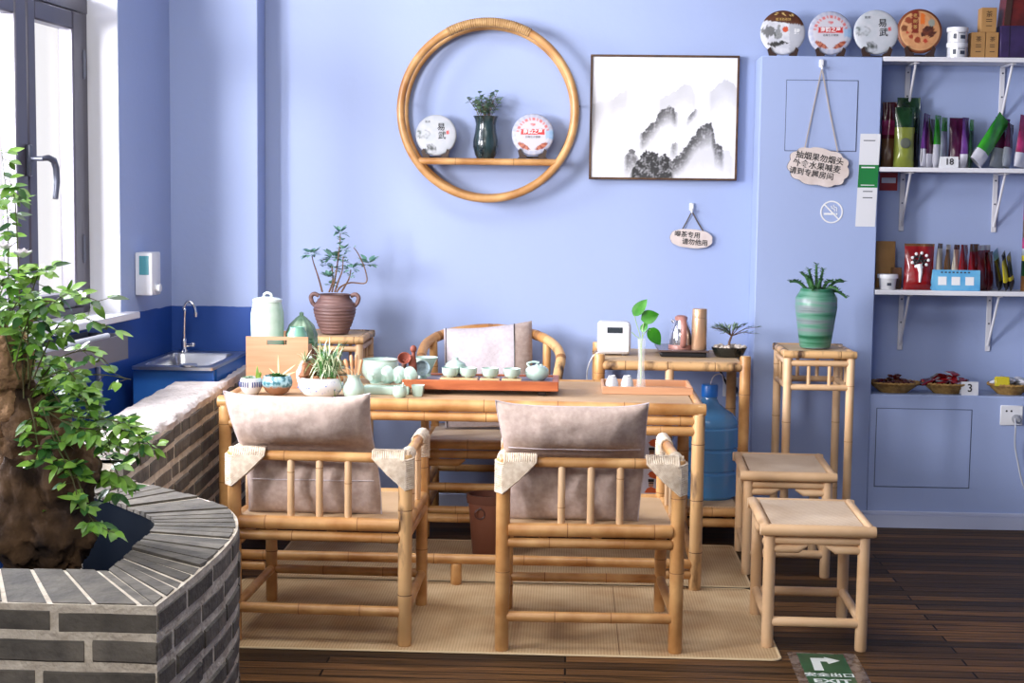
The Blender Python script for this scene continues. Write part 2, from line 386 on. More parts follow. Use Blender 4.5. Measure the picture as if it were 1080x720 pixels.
# ------------------------------------------------------------------ built-in cupboard with low box
YC = 6.40; cxl, cxr = .772, 1.269; CT = 1.970; LT = .567
cb = thing('built_in_cupboard', 'tall painted cupboard projecting from the wall with a low box beside it under the shelves', 'cupboard', (0, 0, 0))
k = MB(); k.b2(cxl, cxr, YC, YW-.001, 0.002, CT, bev=.003); k.b2(cxr, 3.6, YC, YW-.001, 0.002, LT, bev=.003); k.build('carcass', 'wall_paint', cb)
mat('seam', (.06,.07,.12,1), rough=.9)
def panel(p0, p1):
    a = ony(*p0, YC); b = ony(*p1, YC); x0, x1, z0, z1 = a.x, b.x, b.z, a.z
    s = MB(); t = .0022
    for q in ((x0, x1, z0, z0+t), (x0, x1, z1-t, z1), (x0, x0+t, z0, z1), (x1-t, x1, z0, z1)): s.b2(q[0], q[1], YC-.0012, YC+.001, q[2], q[3])
    d = MB().b2(x0+.003, x1-.003, YC-.003, YC+.001, z0+.003, z1-.003, bev=.001).build('access_panel', 'wall_paint', cb)
    s.build('panel_seam', 'seam', d)
panel((829.5, 84), (903, 160)); panel((924.5, 430), (1022, 515))
struct(MB().b2(.76, 3.6, YC-.016, YC, .001, .055).b2(.76, 3.6, YC-.011, YC, .055, .071, bev=.003).build('baseboard_right', 'skirting'))

# ------------------------------------------------------------------ light
W = bpy.data.worlds.new('world'); SC.world = W; W.use_nodes = True
bg = W.node_tree.nodes['Background']; bg.inputs['Color'].default_value = (1.0,.97,.98,1); bg.inputs['Strength'].default_value = .9
def area(name, loc, target, sx, sy, power, col):
    l = bpy.data.lights.new(name, 'AREA'); l.shape = 'RECTANGLE'; l.size = sx; l.size_y = sy; l.energy = power; l.color = col
    o = bpy.data.objects.new(name, l); COL.objects.link(o); o.location = loc
    o.rotation_euler = (V(target)-V(loc)).to_track_quat('-Z', 'Y').to_euler(); return o
area('window_light', (-3.7, 2.0, 1.9), (-.2, 6.0, .8), 1.6, 1.5, 580, (.98,.96,1.0))
area('front_fill_light', (-.9, .6, 2.9), (-.9, 2.2, .4), 1.6, 1.2, 75, (1.0,.95,.88))  # fill light added to brighten the foreground brickwork
area('ceiling_light', (-.5, 4.0, 2.9), (-.4, 4.2, 0), 2.6, 1.6, 56, (1.0,.97,.95))
area('casement_light', LW(-1.55, 1.5, 2.0), (-.8, 3.7, .5), 1.6, 1.4, 360, (.90,.92,1.0))

SC.cycles.max_bounces = 8; SC.cycles.diffuse_bounces = 4; SC.cycles.transparent_max_bounces = 12
SC.cycles.caustics_reflective = False; SC.cycles.caustics_refractive = False
# ------------------------------------------------------------------ wall things
# round bamboo shelf
rc = ony(514.5, 117, 6.47)
rg = thing('ring_shelf', 'large round bamboo ring shelf hung on the wall with a plank across it', 'shelf', (rc.x, 6.47, rc.z))
def ringpts(R, y, a0=0, a1=2*PI, n=72): return [(R*math.cos(a0+(a1-a0)*i/n), y, R*math.sin(a0+(a1-a0)*i/n)) for i in range(n)]
def hoop(R, y, r):
    pts = ringpts(R, y, n=120); rr = []; mis = []
    for i in range(120):
        j = i % 20; rr.append(r*(1.05 if j in (0,) else 1.0)); mis.append(0)
    return MB().tube(pts, rr, 14, closed=True, mis=mis)
RR = 91.4*6.47/1600
hoop(RR, 0, .0170).build('front_hoop', BAM, rg); hoop(RR-.008, .108, .0135).build('rear_hoop', BAM, rg)
wp = MB(); a0, a1 = math.radians(62), math.radians(118)
pts = ringpts(RR, 0, a0, a1, 160); wp.tube(pts, [.0198+.0010*math.sin(i*1.5) for i in range(160)], 14); wp.build('rattan_wrap', mat('rattan', srgb(190,152,100), srgb(164,124,76), rough=.6, scale=50), rg)
zs = ony(515, 170.5, 6.47).z-rc.z; xe = math.sqrt(RR*RR-zs*zs)
MB().bamboo((-xe+.01, 0, zs), (xe-.01, 0, zs), .0145, gap=.3).b2(-xe+.02, xe-.02, .005, .10, zs-.006, zs+.0135).build('plank', BAM, rg)
k = MB()
for sx in (-1, 1): k.tube([(sx*(RR+.015), .12, .03), (sx*(RR+.015), .128, .03)], .006, 8); k.tube([(sx*(RR-.0), 0, .03), (sx*(RR+.012), .122, .03)], .003, 6)
k.build('wall_pin', 'steel_dark', rg)
RZ = rc.z+zs+.0145                                             # top of the plank

# ---- pressed tea cakes, painted wrappers
attr_mat('wrapper', rough=.45)
def hyp(x, y): return math.hypot(x, y)
def n2(x, y, s=1, o=0): return mnoise.fractal(V((x*s, y*s, o)), 1, 2, 4)
def mixc(a, b, t): t = max(0, min(1, t)); return tuple(a[i]+(b[i]-a[i])*t for i in range(3))
def col(*c): return srgb(*c)[:3]
def cake_yiwu(x, y):
    c = mixc(col(200,200,206), col(178,186,192), n2(x, y, 3, 1)*.5+.5)
    d = n2(x, y, 4, 3)
    if hyp(x+.62, (y-.02)*1.5) < .36: c = mixc(c, col(70,84,80), (d+.25)*1.3)
    if hyp(x+.25, (y+.72)*1.1)+.15*d < .30: c = mixc(c, col(40,48,44), .55+d)
    if x > -.25 and y > .62: pass
    if hyp(x-.58, y-.12) < .08: c = mixc(c, col(206,60,60), .6+d)
    return c
def cake_red(x, y):
    r = hyp(x, y); d = n2(x, y, 5, 7); a = math.atan2(y, x)
    c = col(198,196,204)
    if r > .80: c = mixc(c, col(150,160,190), .45+.5*math.sin(a*22)*.5)
    if .64 < r < .80 and y > .1 and math.sin(a*26) > -.2: c = mixc(c, col(206,70,60), .8)
    for sx in (-1, 1):
        u = (x*sx-.42)*.87-(y+.58)*-.5; v_ = (x*sx-.42)*-.5+(y+.58)*.87
        if (u/.32)**2+((v_)/.11)**2 < 1: c = mixc(col(130,50,40), col(196,120,90), .5+.5*math.sin(u*60))
    if hyp(x, (y-.46)*1.4) < .11: c = mixc(c, col(206,60,50), .6+d)
    if abs(x) < .56 and -.02 < y < .24: c = col(200,44,44)
    if x > .62 and abs(y) < .2: c = mixc(c, col(90,170,220), .5)
    return c
def cake_brown(x, y):
    d = n2(x, y, 4, 11); c = mixc(col(222,222,226), col(196,198,206), .5+d)
    if x > .28: c = mixc(c, col(176,178,186), .8)
    if hyp(x+.66, (y-.02)*1.2)+.25*d < .30: c = mixc(c, col(50,54,50), .8)
    if hyp(x+.24, (y+.1)*.45)+.1*d < .15: c = mixc(c, col(90,96,92), .7)
    if hyp((x+.2)*.5, (y+.52)*2)+.2*d < .2: c = col(52,52,52)
    if hyp(x-.1, y-.12) < .13: c = col(206,84,50)
    if y > .42-.12*x: 
        c = mixc(col(92,52,30), col(74,40,24), .5+d)
        for q in (-.26, .06, .36):
            if .045 < hyp(x-q, y-.84+.1*abs(q)) < .075: c = col(220,190,120)
    return c
def cake_tan(x, y):
    r = hyp(x, y); d = n2(x, y, 5, 17); c = mixc(col(206,152,104), col(190,132,88), .5+d)
    if r > .88: c = col(120,62,34)
    elif r > .82: c = col(210,160,110)
    if -.36 < x < -.06 and -.12 < y < .9: c = col(126,46,28)
    if .02 < x < .22 and .3 < y < .8: c = col(214,110,40)
    if hyp((x-.38)*.75, y+.06)+.12*d < .24: c = mixc(col(70,36,26), col(110,56,36), .5+d*2)
    for (a, b, q) in ((-.5,.46,.16),(-.68,.1,.14),(-.1,-.42,.14),(-.4,-.28,.1),(.24,-.46,.1),(-.55,-.1,.06)):
        if hyp(x-a, y-b) < q: c = mixc(col(110,66,34), col(176,60,40), (math.sin(a*31)+1)/2)
    if hyp(x-.52, y-.36) < .16: c = mixc(c, col(110,150,150), .7)
    return c
def cake(px, py, rpx, y, zbase, paint, label, words=(), lean=.14, where=''):
    c = ony(px, py, y); R = rpx*y/1600; T = .026
    t = thing('tea_cake', label, 'tea cake', (c.x, y, c.z))
    mb = MB(); n, seg = 22, 64; mb.v = []; cols = []
    RM = Rx(-lean)
    for i in range(n+1):
        r = i/n; z = T*.5*(1-.55*r**6) if r < 1 else T*.16
        for k_ in range(seg):
            a = 2*PI*k_/seg; x, yy = r*math.cos(a), r*math.sin(a)
            mb.v.append(RM @ V((x*R, -z, yy*R))); cols.append(tuple(paint(x, yy))+(1,))
    for i in range(n):
        for k_ in range(seg):
            l = (k_+1) % seg; mb.f.append([i*seg+k_, (i+1)*seg+k_, (i+1)*seg+l, i*seg+l]); mb.m.append(0)
    o = len(mb.v)
    for (r, z) in ((1.0, -T*.16), (.93, -T*.5), (0.001, -T*.5)):
        for k_ in range(seg):
            a = 2*PI*k_/seg; mb.v.append(RM @ V((r*math.cos(a)*R, -z, r*math.sin(a)*R))); cols.append(col(220,214,210)+(1,))
    for (a_, b_) in ((n*seg, o), (o, o+seg), (o+seg, o+2*seg)):
        for k_ in range(seg):
            l = (k_+1) % seg; mb.f.append([a_+k_, b_+k_, b_+l, a_+l]); mb.m.append(0)
    mb.col = cols; mb.build('wrapped_disc', 'wrapper', t, angle=60)
    if words:
        w_ = MB(); mts = []
        for (txt, s_, x, zz, m_) in words:
            if m_ not in mts: mts.append(m_)
            P = RM @ V((x*R, -T*.5-.0012, zz*R))
            w_.text(txt, s_*R, P, (1, 0, 0), RM @ V((0, 0, 1)), mts.index(m_), thick=.004*R if s_ > .2 else 0)
        w_.build('lettering', mts, t)
    # display stand
    st = thing('cake_stand', 'small dark wooden easel under '+where, 'stand', (c.x, y+.0, zbase))
    k_ = MB(); hb = (c.z-R)-zbase; W_ = R*.62
    for sx in (-1, 1):
        k_.prism([(sx*W_*1.15, 0), (sx*W_*.5, 0), (sx*W_*.42, hb*.7+.004), (sx*W_*.78, hb+R*.12), (sx*W_*.92, hb+R*.34), (sx*W_*1.12, hb+R*.22), (sx*W_*1.0, hb*.6)][::sx], .012, 0, Matrix.Translation((0, -.030, 0)))
        k_.box((sx*W_*.8, .012, .006), (.012, .085, .012), bev=.002)
    k_.box((0, .012, hb*.55), (W_*1.3, .01, max(.006, hb*.6)), bev=.002)
    k_.build('easel', mat('dark_wood', srgb(58,40,32), rough=.35), st)
    return t
mat('red_ink', srgb(196,60,50), rough=.6); mat('white_ink', (.85,.85,.85,1), rough=.6); mat('gold_ink', srgb(214,176,100), rough=.5)
YI = [('易', .40, .25, .36, 'ink'), ('武', .40, .30, -.06, 'ink'), ('普洱', .13, -.42, .62, 'ink')]
RD = [('南韵之星', .235, 0, .11, 'white_ink'), ('云南七子饼茶', .12, 0, -.14, 'ink')]
yr = 6.51
cake(460, 142.5, 21.5, yr, RZ, cake_yiwu, 'pale tea cake with two black characters propped left on the round shelf', YI, where='the left tea cake on the round shelf')
cake(562, 142, 22, yr, RZ, cake_red, 'white tea cake with a red name bar propped right on the round shelf', RD, where='the right tea cake on the round shelf')
cake(825.5, 34.5, 23, 6.48, CT, cake_brown, 'tea cake with a brown band across its top standing on the cupboard', [('普洱熟茶饼', .14, 0, .56, 'gold_ink'), ('臻', .28, .62, .0, 'white_ink')], where='the brown-topped tea cake on the cupboard')
cake(875.5, 35, 22.5, 6.48, CT, cake_red, 'white tea cake with a red name bar standing on the cupboard', RD, where='the tea cake with a red bar on the cupboard')
cake(924, 34, 23, 6.48, CT, cake_yiwu, 'pale tea cake with two black characters standing at the cupboard edge', YI, where='the pale tea cake at the cupboard edge')
cake(969.5, 33, 23, 6.48, CT, cake_tan, 'tan and brown tea cake standing on the top shelf', [('古树普洱', .15, -.21, .5, 'gold_ink')][:0]+[('老', .2, -.21, .66, 'gold_ink'), ('树', .2, -.21, .4, 'gold_ink'), ('茶', .2, -.21, .14, 'gold_ink')], where='the tan tea cake on the top shelf')

# vase on the ring shelf
v0 = ony(512, 166, yr)
vt = thing('green_vase', 'dark green glazed vase with small leaves between the two tea cakes on the round shelf', 'vase', (v0.x, yr, RZ))
q = yr/1600; H = 44*q
pr_ = [(.001, 0), (9*q, 0), (11*q, .08*H), (13*q, .28*H), (13*q, .42*H), (11.2*q, .62*H), (10.4*q, .8*H), (11.5*q, .93*H), (13.4*q, 1.0*H), (12.4*q, 1.0*H), (9.4*q, .84*H), (9*q, .75*H), (.001, .75*H)]
def ripple(a, z, r): return r*(1+.012*math.sin(z*420))
MB().lathe(pr_, fn=ripple, seg=36).build('vase_body', mat('glaze_dark', srgb(14,26,30), srgb(50,70,72), rough=.2, scale=26, stretch=(1,1,.25), coat=.6), vt)
def sprig(parent, base, n, h, spread, L, Wd, m, lean=0, twig=.0015, per=7, name='foliage', up=.2, seed=1):
    st = MB(); lf = MB(); rr = random.Random(seed)
    for i in range(n):
        a = rr.uniform(0, 2*PI); s_ = rr.uniform(.2, 1)*spread; hh = h*rr.uniform(.6, 1)
        p0 = V(base)+V((math.cos(a)*s_*.2, math.sin(a)*s_*.2, 0)); p1 = V(base)+V((math.cos(a)*s_+lean, math.sin(a)*s_*.6, hh))
        pm = p0.lerp(p1, .5)+V((0, 0, hh*.12))
        pts = [p0, p0.lerp(pm, .6), pm, pm.lerp(p1, .6), p1]; st.tube(pts, [twig, twig, twig*.9, twig*.7, twig*.5], 5)
        for j in range(per):
            t = .35+.65*j/(per-1); p = p0.lerp(p1, t)+V((0, 0, hh*.12*4*t*(1-t)*.5)); b = rr.uniform(0, 2*PI)
            d = V((math.cos(b), math.sin(b), rr.uniform(-.1, .9))); lf.leaf(p, d, (0, 0, 1), L*rr.uniform(.7, 1.2), Wd*rr.uniform(.7, 1.2))
    o = lf.build(name, m, parent); st.build('stems', 'twig', parent); return o
sprig(vt, (0, 0, .85*H), 22, .125, .095, .030, .017, 'leaf_grey', seed=4, per=9)

# framed ink painting
a = ony(623, 57.5, 6.57); b = ony(777, 191, 6.57); cxp = (ony(623,57.5,6.57).x+ony(621.5,188.5,6.57).x+ony(780,59,6.57).x+ony(776.5,191.5,6.57).x)/4
zt = (a.z+ony(780,59,6.57).z)/2; zb = (b.z+ony(622,188.5,6.57).z)/2; hw = (ony(780,59,6.57).x-a.x)/2
pt = thing('framed_painting', 'framed monochrome ink painting of misty mountains on the wall', 'painting', (cxp, 6.57, (zt+zb)/2)); hh = (zt-zb)/2
k = MB(); t = .009
for (x0, x1, z0, z1) in ((-hw, hw, hh-t, hh), (-hw, hw, -hh, -hh+t), (-hw, -hw+t, -hh+t, hh-t), (hw-t, hw, -hh+t, hh-t)): k.b2(x0, x1, -.012, .028, z0, z1, bev=.0015)
k.build('picture_frame', mat('frame_wood', srgb(96,66,42), srgb(64,42,28), rough=.4, scale=30), pt)
RIDGES = [  # ridge line in canvas units, darkness, how far the ink runs down before it fades into mist, roughness
 ([(.265,.0),(.30,.10),(.34,.17),(.38,.22),(.42,.235),(.47,.19),(.52,.20),(.56,.16),(.585,.0)], .97, .60, .030),
 ([(.52,.08),(.58,.17),(.64,.24),(.69,.33),(.74,.41),(.79,.455),(.83,.47),(.845,.40),(.86,.31),(.90,.27),(.93,.21)], .92, .13, .030),
 ([(.33,.355),(.38,.41),(.43,.47),(.47,.545),(.51,.59),(.55,.605),(.58,.56),(.60,.53)], .90, .10, .026),
 ([(.655,.475),(.68,.53),(.705,.56),(.735,.575)], .82, .05, .020),
 ([(.225,.15),(.245,.20),(.28,.235),(.31,.21),(.335,.16)], .85, .13, .026),
 ([(.545,.23),(.56,.285),(.585,.30),(.605,.27)], .75, .09, .020),
 ([(-.02,.60),(.06,.63),(.14,.65),(.19,.70),(.26,.735)], .26, .13, .02), ([(.45,.655),(.53,.69),(.58,.74),(.64,.785),(.69,.76),(.73,.66)], .30, .14, .02),
 ([(.80,.70),(.86,.77),(.92,.83),(.97,.80),(1.02,.72)], .34, .15, .02), ([(.20,.84),(.25,.90),(.31,.955),(.37,.93)], .16, .14, .02), ([(.60,.20),(.75,.26),(.95,.24),(1.0,.16)], .22, .16, .03)]
def ink(u, v):                                                # u right, v up, 0..1
    c = .84-.05*mnoise.noise(V((u*3, v*3, 2))); d = 0
    hi = mnoise.noise(V((u*70, v*58, 5))); mid = mnoise.noise(V((u*26, v*24, 9))); lo = mnoise.noise(V((u*9, v*9, 1)))
    for pts, dark, fade, ro in RIDGES:
        if u < pts[0][0]-.02 or u > pts[-1][0]+.02: continue
        z = None
        for (a, za), (b_, zb2) in zip(pts, pts[1:]):
            if a <= u <= b_: z = za+(zb2-za)*(u-a)/(b_-a)
        if z is None: continue
        dep = z+ro*(mid*.9+hi*.7)-v
        if dep < 0: continue
        end = min(1, min(u-pts[0][0], pts[-1][0]-u)/.03+.15)
        f = math.exp(-(dep/(fade*1.35))**3*(1+.8*lo))*min(1, dep/.012+.35)*end
        tex = .95+.45*mid+.40*hi if dark > .5 else .85+.3*lo
        d = max(d, dark*f*max(.3, min(1, tex)))
    g = c*(1-d); return (g, g, g*1.04)
mb = MB(); nx, ny = 230, 190; cols = []
for j in range(ny+1):
    for i in range(nx+1):
        u, v_ = i/nx, j/ny; mb.v.append(V((-hw+t+u*2*(hw-t), -.004, -hh+t+v_*2*(hh-t)))); cols.append(ink(u, v_)+(1,))
for j in range(ny):
    for i in range(nx):
        p = j*(nx+1)+i; mb.f.append([p, p+1, p+nx+2, p+nx+1]); mb.m.append(0)
mb.col = cols; mb.build('canvas', attr_mat('ink_canvas', .6), pt)

# hanging wooden plaques
mat('plaque_wood', srgb(222,210,204), srgb(206,192,184), rough=.7, scale=14); mat('bark', srgb(70,56,40), rough=.9)
mat('cord', srgb(176,166,160), rough=.9); mat('cord_dark', srgb(90,80,74), rough=.9)
def plaque(cxy, wpx, hpx, y, hook, ends, lines, label, lobes, tilt, cordm, seed):
    c = ony(*cxy, y); q = y/1600; t = thing('hanging_plaque', label, 'sign', (c.x, y, c.z)); rr = random.Random(seed)
    pts = []; n = 90
    for i in range(n):
        a = 2*PI*i/n; r = 1+lobes*.5*abs(math.sin(a*5.5+seed))-lobes*.25
        x = math.copysign(abs(math.cos(a))**.8, math.cos(a))*wpx*q/2*r; z = math.copysign(abs(math.sin(a))**.8, math.sin(a))*hpx*q/2*r
        pts.append((x*math.cos(tilt)-z*math.sin(tilt), x*math.sin(tilt)+z*math.cos(tilt)))
    MB().prism(pts[::-1], .014, 0, Matrix.Translation((0, -.007, 0)), side=1).build('wood_slice', ['plaque_wood', 'bark'], t, angle=30)
    w_ = MB(); X = V((math.cos(tilt), 0, math.sin(tilt))); Z = V((-math.sin(tilt), 0, math.cos(tilt)))
    for (txt, s_, x, z) in lines: w_.text(txt, s_*q, X*x*q+Z*z*q+V((0, -.0075, 0)), X, Z, thick=.10*q)
    w_.build('lettering', 'ink', t)
    hk = ony(*hook, y)-V((c.x, y, c.z)); cd = MB()
    for e in ends:
        p = ony(*e, y)-V((c.x, y, c.z)); 
        for o in ((0,0,0), (.003,0,.001)): cd.tube([hk+V(o), hk.lerp(p, .5)+V((0, .004, -.003))+V(o), p+V((0,-.002,0))+V(o)], .0016, 6)
    cd.build('cord', cordm, t)
    k_ = MB(); k_.box(hk+V((0, .004, .02)), (.020, .014, .034), bev=.004); k_.tube([hk+V((0, -.002, .012)), hk+V((0, -.010, -.002)), hk+V((0, -.016, -.004)), hk+V((0, -.018, .008))], .004, 8)
    k_.build('hook', 'white_plastic', t); return t
plaque((863, 176), 62, 38, 6.388, (866.5, 72), ((848, 158), (883, 160)),
       [('抽烟果勿烟头', 8.4, -.5, 8.8), ('外食水果喊麦', 8.4, -2, .2), ('请到专属房间', 7.8, -6, -8.2)], 'lobed wooden plaque with three handwritten lines hanging on the cupboard', .16, -.16, 'cord', 2)
plaque((729, 251.5), 44, 19.5, 6.588, (729.5, 223), ((718, 244), (742, 245)),
       [('喝茶专用', 6.8, -4.5, 3.4), ('请勿他用', 6.8, 4, -3.8)], 'small oval wooden plaque with two handwritten lines hanging under the painting', .05, -.07, 'cord_dark', 3)

# stickers on the cupboard
c = ony(877, 223.5, YC); R = 11*6.4/1600
ns = MB(); ns.tube([(R*math.cos(i*2*PI/48), 0, R*math.sin(i*2*PI/48)) for i in range(48)], .0034, 6, closed=True)
for i in range(len(ns.v)): ns.v[i].y *= .25
def bar(mb, p0, p1, wd, y=0): 
    p0 = V((p0[0], y, p0[1])); p1 = V((p1[0], y, p1[1])); d = (p1-p0).normalized(); n_ = V((-d.z, 0, d.x))*wd/2
    mb.add([p0+n_, p0-n_, p1-n_, p1+n_], [[0, 1, 2, 3]])
bar(ns, (-.030, .030), (.030, -.030), .006, -.0006)
bar(ns, (-.032, -.008), (.014, -.008), .008, -.0005); bar(ns, (.018, -.008), (.024, -.008), .008, -.0005)
for p in (((.012,.002),(.012,.012)), ((.012,.012),(0,.016)), ((0,.016),(-.002,.026)), ((.021,.002),(.021,.018)), ((.021,.018),(.008,.022)), ((.008,.022),(.007,.03))): bar(ns, *p, .0035, -.0005)
tag(ns.build('no_smoking_sticker', 'white_ink', loc=(c.x, YC-.0015, c.z)), 'round white no smoking sticker on the cupboard below the lobed plaque', 'sticker')
a = ony(905.5, 142, YC); b = ony(924.5, 238, YC); sk = thing('notice_strip', 'narrow white paper strip with a green middle taped to the cupboard edge', 'notice', ((a.x+b.x)/2, YC-.001, (a.z+b.z)/2))
q = 6.4/1600; X0, X1 = -10.2*q, 10.2*q; z1, z0 = 48*q, -48*q
sh = [(X0+.005, z1), (X1+.006, z1), (X1-.004, z0), (X0-.004, z0)]
MB().prism(sh[::-1], .0008, 0, Matrix.Translation((0, -.0008, 0))).build('paper', mat('paper', (.72,.73,.76,1), rough=.6), sk)
g0, g1 = 16*q, -7.5*q
MB().prism([(X0+.003, g0), (X1+.003, g0), (X1, g1), (X0, g1)][::-1], .0004, 0, Matrix.Translation((0, -.0013, 0))).build('green_block', mat('green_print', srgb(20,120,56), rough=.5), sk)
k = MB()
for (z, w_) in ((41*q, 11*q), (-11.5*q, 9*q), (-18*q, 9*q)):
    bar(k, (-w_/2, z), (w_/2+.004, z), .004, -.0012)
k.build('small_print', mat('print_grey', (.12,.13,.15,1), rough=.7), sk)
k = MB(); bar(k, (-7*q, 13.3*q), (7*q, 13.3*q), .005, -.0019); bar(k, (-7*q, -5*q), (7*q, -5*q), .003, -.0019); k.build('white_print', 'white_ink', sk)
a = ony(928.5, 182, 6.59); b = ony(946.5, 201, 6.59)
rs = thing('red_notice', 'dark red paper notice on the wall behind the cupboard edge under the second shelf', 'notice', ((a.x+b.x)/2, 6.596, (a.z+b.z)/2)); hw_, hh_ = (b.x-a.x)/2, (a.z-b.z)/2
MB().b2(-hw_, hw_, -.001, .003, -hh_, hh_).build('red_paper', mat('red_print', srgb(150,30,34), rough=.5), rs)
MB().b2(-hw_*.8, hw_*.8, -.0018, -.0005, -hh_*.15, hh_*.45).build('pale_band', 'paper', rs)

# ------------------------------------------------------------------ wall shelves
def shelf(name_label, zt, zb, bx):
    t = thing('wall_shelf', name_label, 'shelf', (1.272, YC, zb))
    MB().b2(0, 2.2, 0, YW-YC-.002, 0, zt-zb, bev=.002).build('board', 'white_paint', t)
    for px, py in bx:
        X = ony(px, py, 6.58).x-1.272; k_ = MB(); y1 = YW-YC-.002
        k_.box((X, y1-.004, -.125), (.022, .006, .25), bev=.002); k_.box((X, y1-.085, -.004), (.022, .17, .006), bev=.002)
        k_.tube([(X, y1-.008, -.225), (X, y1-.145, -.008)], .0055, 8)
        for z in (-.03, -.13, -.22): k_.tube([(X, y1-.009, z), (X, y1-.006, z)], .004, 8, mi=1)
        k_.build('bracket', ['white_paint', 'steel_dark'], t)
    return t
shelf('topmost white wall shelf level with the cupboard top', 1.971, 1.953, ((958.5, 75), (1058.5, 75)))
shelf('second white wall shelf from the top carrying purple and green packets', 1.518, 1.500, ((953, 190), (1051, 190)))
shelf('third white wall shelf from the top carrying red packets', 1.007, .988, ((951.5, 318), (1044.5, 318)))
# hanging wall sockets
def socket(px0, py0, px1, py1, y, label, plug, plugm, pxp):
    a = ony(px0, py0, y); b = ony(px1, py1, y); c = (a+b)/2; w_ = (b.x-a.x); h_ = a.z-b.z
    t = thing('wall_socket', label, 'socket', (c.x, y, c.z))
    MB().box((0, -.004, 0), (w_, .008, h_), bev=.003).build('plate', 'white_plastic', t)
    k_ = MB()
    for x in (-.012, .008): k_.tube([(x-.01, -.0085, h_*.22), (x-.01, -.0078, h_*.22)], .0045, 8)
    k_.build('holes', 'black', t)
    p = ony(*pxp, y)-V((c.x, y, c.z))
    pg = thing('power_plug', plug, 'plug', (c.x+p.x, y-.009, c.z+p.z))
    MB().lathe([(.001, 0), (.017, 0), (.019, .01), (.016, .03), (.008, .045), (.001, .045)], (0, 0, 0), 16, R=Rx(PI/2)).build('plug_body', plugm, pg)
    return pg
mat('grey_plastic', (.30,.31,.34,1), rough=.5)
pg = socket(1055, 427, 1078, 448.5, YC, 'white wall socket on the low painted box right of the access panel', 'grey plug in the wall socket at the right edge', 'grey_plastic', (1070.5, 441))
def rel(p, o): return V(p)-o.location
pts = [ony(1070.5, 441, YC-.05), ony(1071, 452, YC-.06), ony(1070.5, 470, YC-.035), ony(1074, 490, YC-.03), ony(1078, 508, YC-.03), ony(1086, 530, YC-.03), onz(1095, 560, .006), onz(1120, 562, .006)]
def smooth(pts, n=6):
    out = []; P = [V(p) for p in pts]; P = [P[0]]+P+[P[-1]]
    for i in range(1, len(P)-2):
        for j in range(n):
            t = j/n; a, b, c, d = P[i-1], P[i], P[i+1], P[i+2]
            out.append(.5*((2*b)+(c-a)*t+(2*a-5*b+4*c-d)*t*t+(3*b-a-3*c+d)*t**3))
    out.append(P[-2]); return out
MB().tube([rel(p, pg) for p in smooth(pts)], .0035, 8).build('cable', mat('pale_cable', (.55,.57,.62,1), rough=.5), pg)
# ------------------------------------------------------------------ brickwork
mat('brick', srgb(112,106,96), srgb(80,76,70), rough=.85, scale=14, island=.22, bump=.5, bscale=60, detail=6)
mat('mortar', srgb(222,212,194), srgb(194,182,164), rough=.95, scale=24, bump=.8, bscale=70)
mat('plaster', srgb(214,204,198), srgb(190,180,174), rough=.95, scale=18, bump=.9, bscale=46)
def polyline(pts):
    P = [V((p[0], p[1], 0)) for p in pts]; S = [0]
    for i in range(1, len(P)): S.append(S[-1]+(P[i]-P[i-1]).length)
    def at(s):
        s = max(0, min(S[-1], s))
        for i in range(1, len(P)):
            if s <= S[i]+1e-9:
                t = (s-S[i-1])/max(1e-9, S[i]-S[i-1]); d = (P[i]-P[i-1]).normalized(); return P[i-1].lerp(P[i], t), d
        return P[-1], (P[-1]-P[-2]).normalized()
    return at, S[-1]
def lay(mb, at, L, z0, z1, pitch=.06, bl=.235, joint=.017, depth=.05, proud=.0035, side=1, off0=0, mi=0):
    """courses of bricks along a plan line; the outside is to the right of travel when side = 1"""
    row = 0; z = z1
    while z > z0+.01:
        zt_, zb_ = z-joint*.35, max(z-pitch+joint*.65, z0); s = -rnd.uniform(0, .1)-(bl/2 if row % 2 else 0)-off0
        while s < L:
            l = bl if rnd.random() < .72 else bl/2
            a, b = max(0, s+joint/2), min(L, s+l-joint/2); s += l
            if b-a < .02: continue
            pr_ = proud+rnd.uniform(-.003, .003); n = max(1, int((b-a)/.06)); vs = []; dz = rnd.uniform(-.0025, .0025)
            for i in range(n+1):
                p, d = at(a+(b-a)*i/n); o = V((d.y, -d.x, 0))*side; j = V((0, 0, rnd.uniform(-.0015, .0015)))
                c_ = .004
                for (w_, zz) in ((-depth, zb_), (pr_-c_, zb_), (pr_, zb_+c_), (pr_, zt_-c_), (pr_-c_, zt_), (-depth, zt_)):
                    q = p+o*w_; vs.append(V((q.x, q.y, zz+dz))+j)
            fs = []
            for i in range(n):
                for k_ in range(5): fs.append([i*6+k_, i*6+k_+1, i*6+k_+7, i*6+k_+6])
            fs += [[0, 1, 2, 3, 4, 5], [n*6+k_ for k_ in (5, 4, 3, 2, 1, 0)]]
            mb.add(vs, fs, mi)
        z -= pitch; row += 1
def slab(mb, out, inn, z0, z1, mi=1):
    n = len(out); vs = [(p[0], p[1], z0) for p in out]+[(p[0], p[1], z1) for p in out]+[(p[0], p[1], z0) for p in inn]+[(p[0], p[1], z1) for p in inn]; fs = []
    for i in range(n-1):
        fs += [[i, i+1, n+i+1, n+i], [n+i, n+i+1, 3*n+i+1, 3*n+i], [i+1, i, 2*n+i, 2*n+i+1]]
    fs += [[0, n, 3*n, 2*n], [n-1, 3*n-1, 4*n-1, 2*n-1]]
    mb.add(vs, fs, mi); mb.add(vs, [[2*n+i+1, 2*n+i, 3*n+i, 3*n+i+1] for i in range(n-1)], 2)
PZ = .58
outp = [onz(*p, PZ) for p in ((165,640), (200,612), (232,584), (247,566), (251,556), (249,545), (236,534), (205,524), (170,515), (135,507), (108,500))]
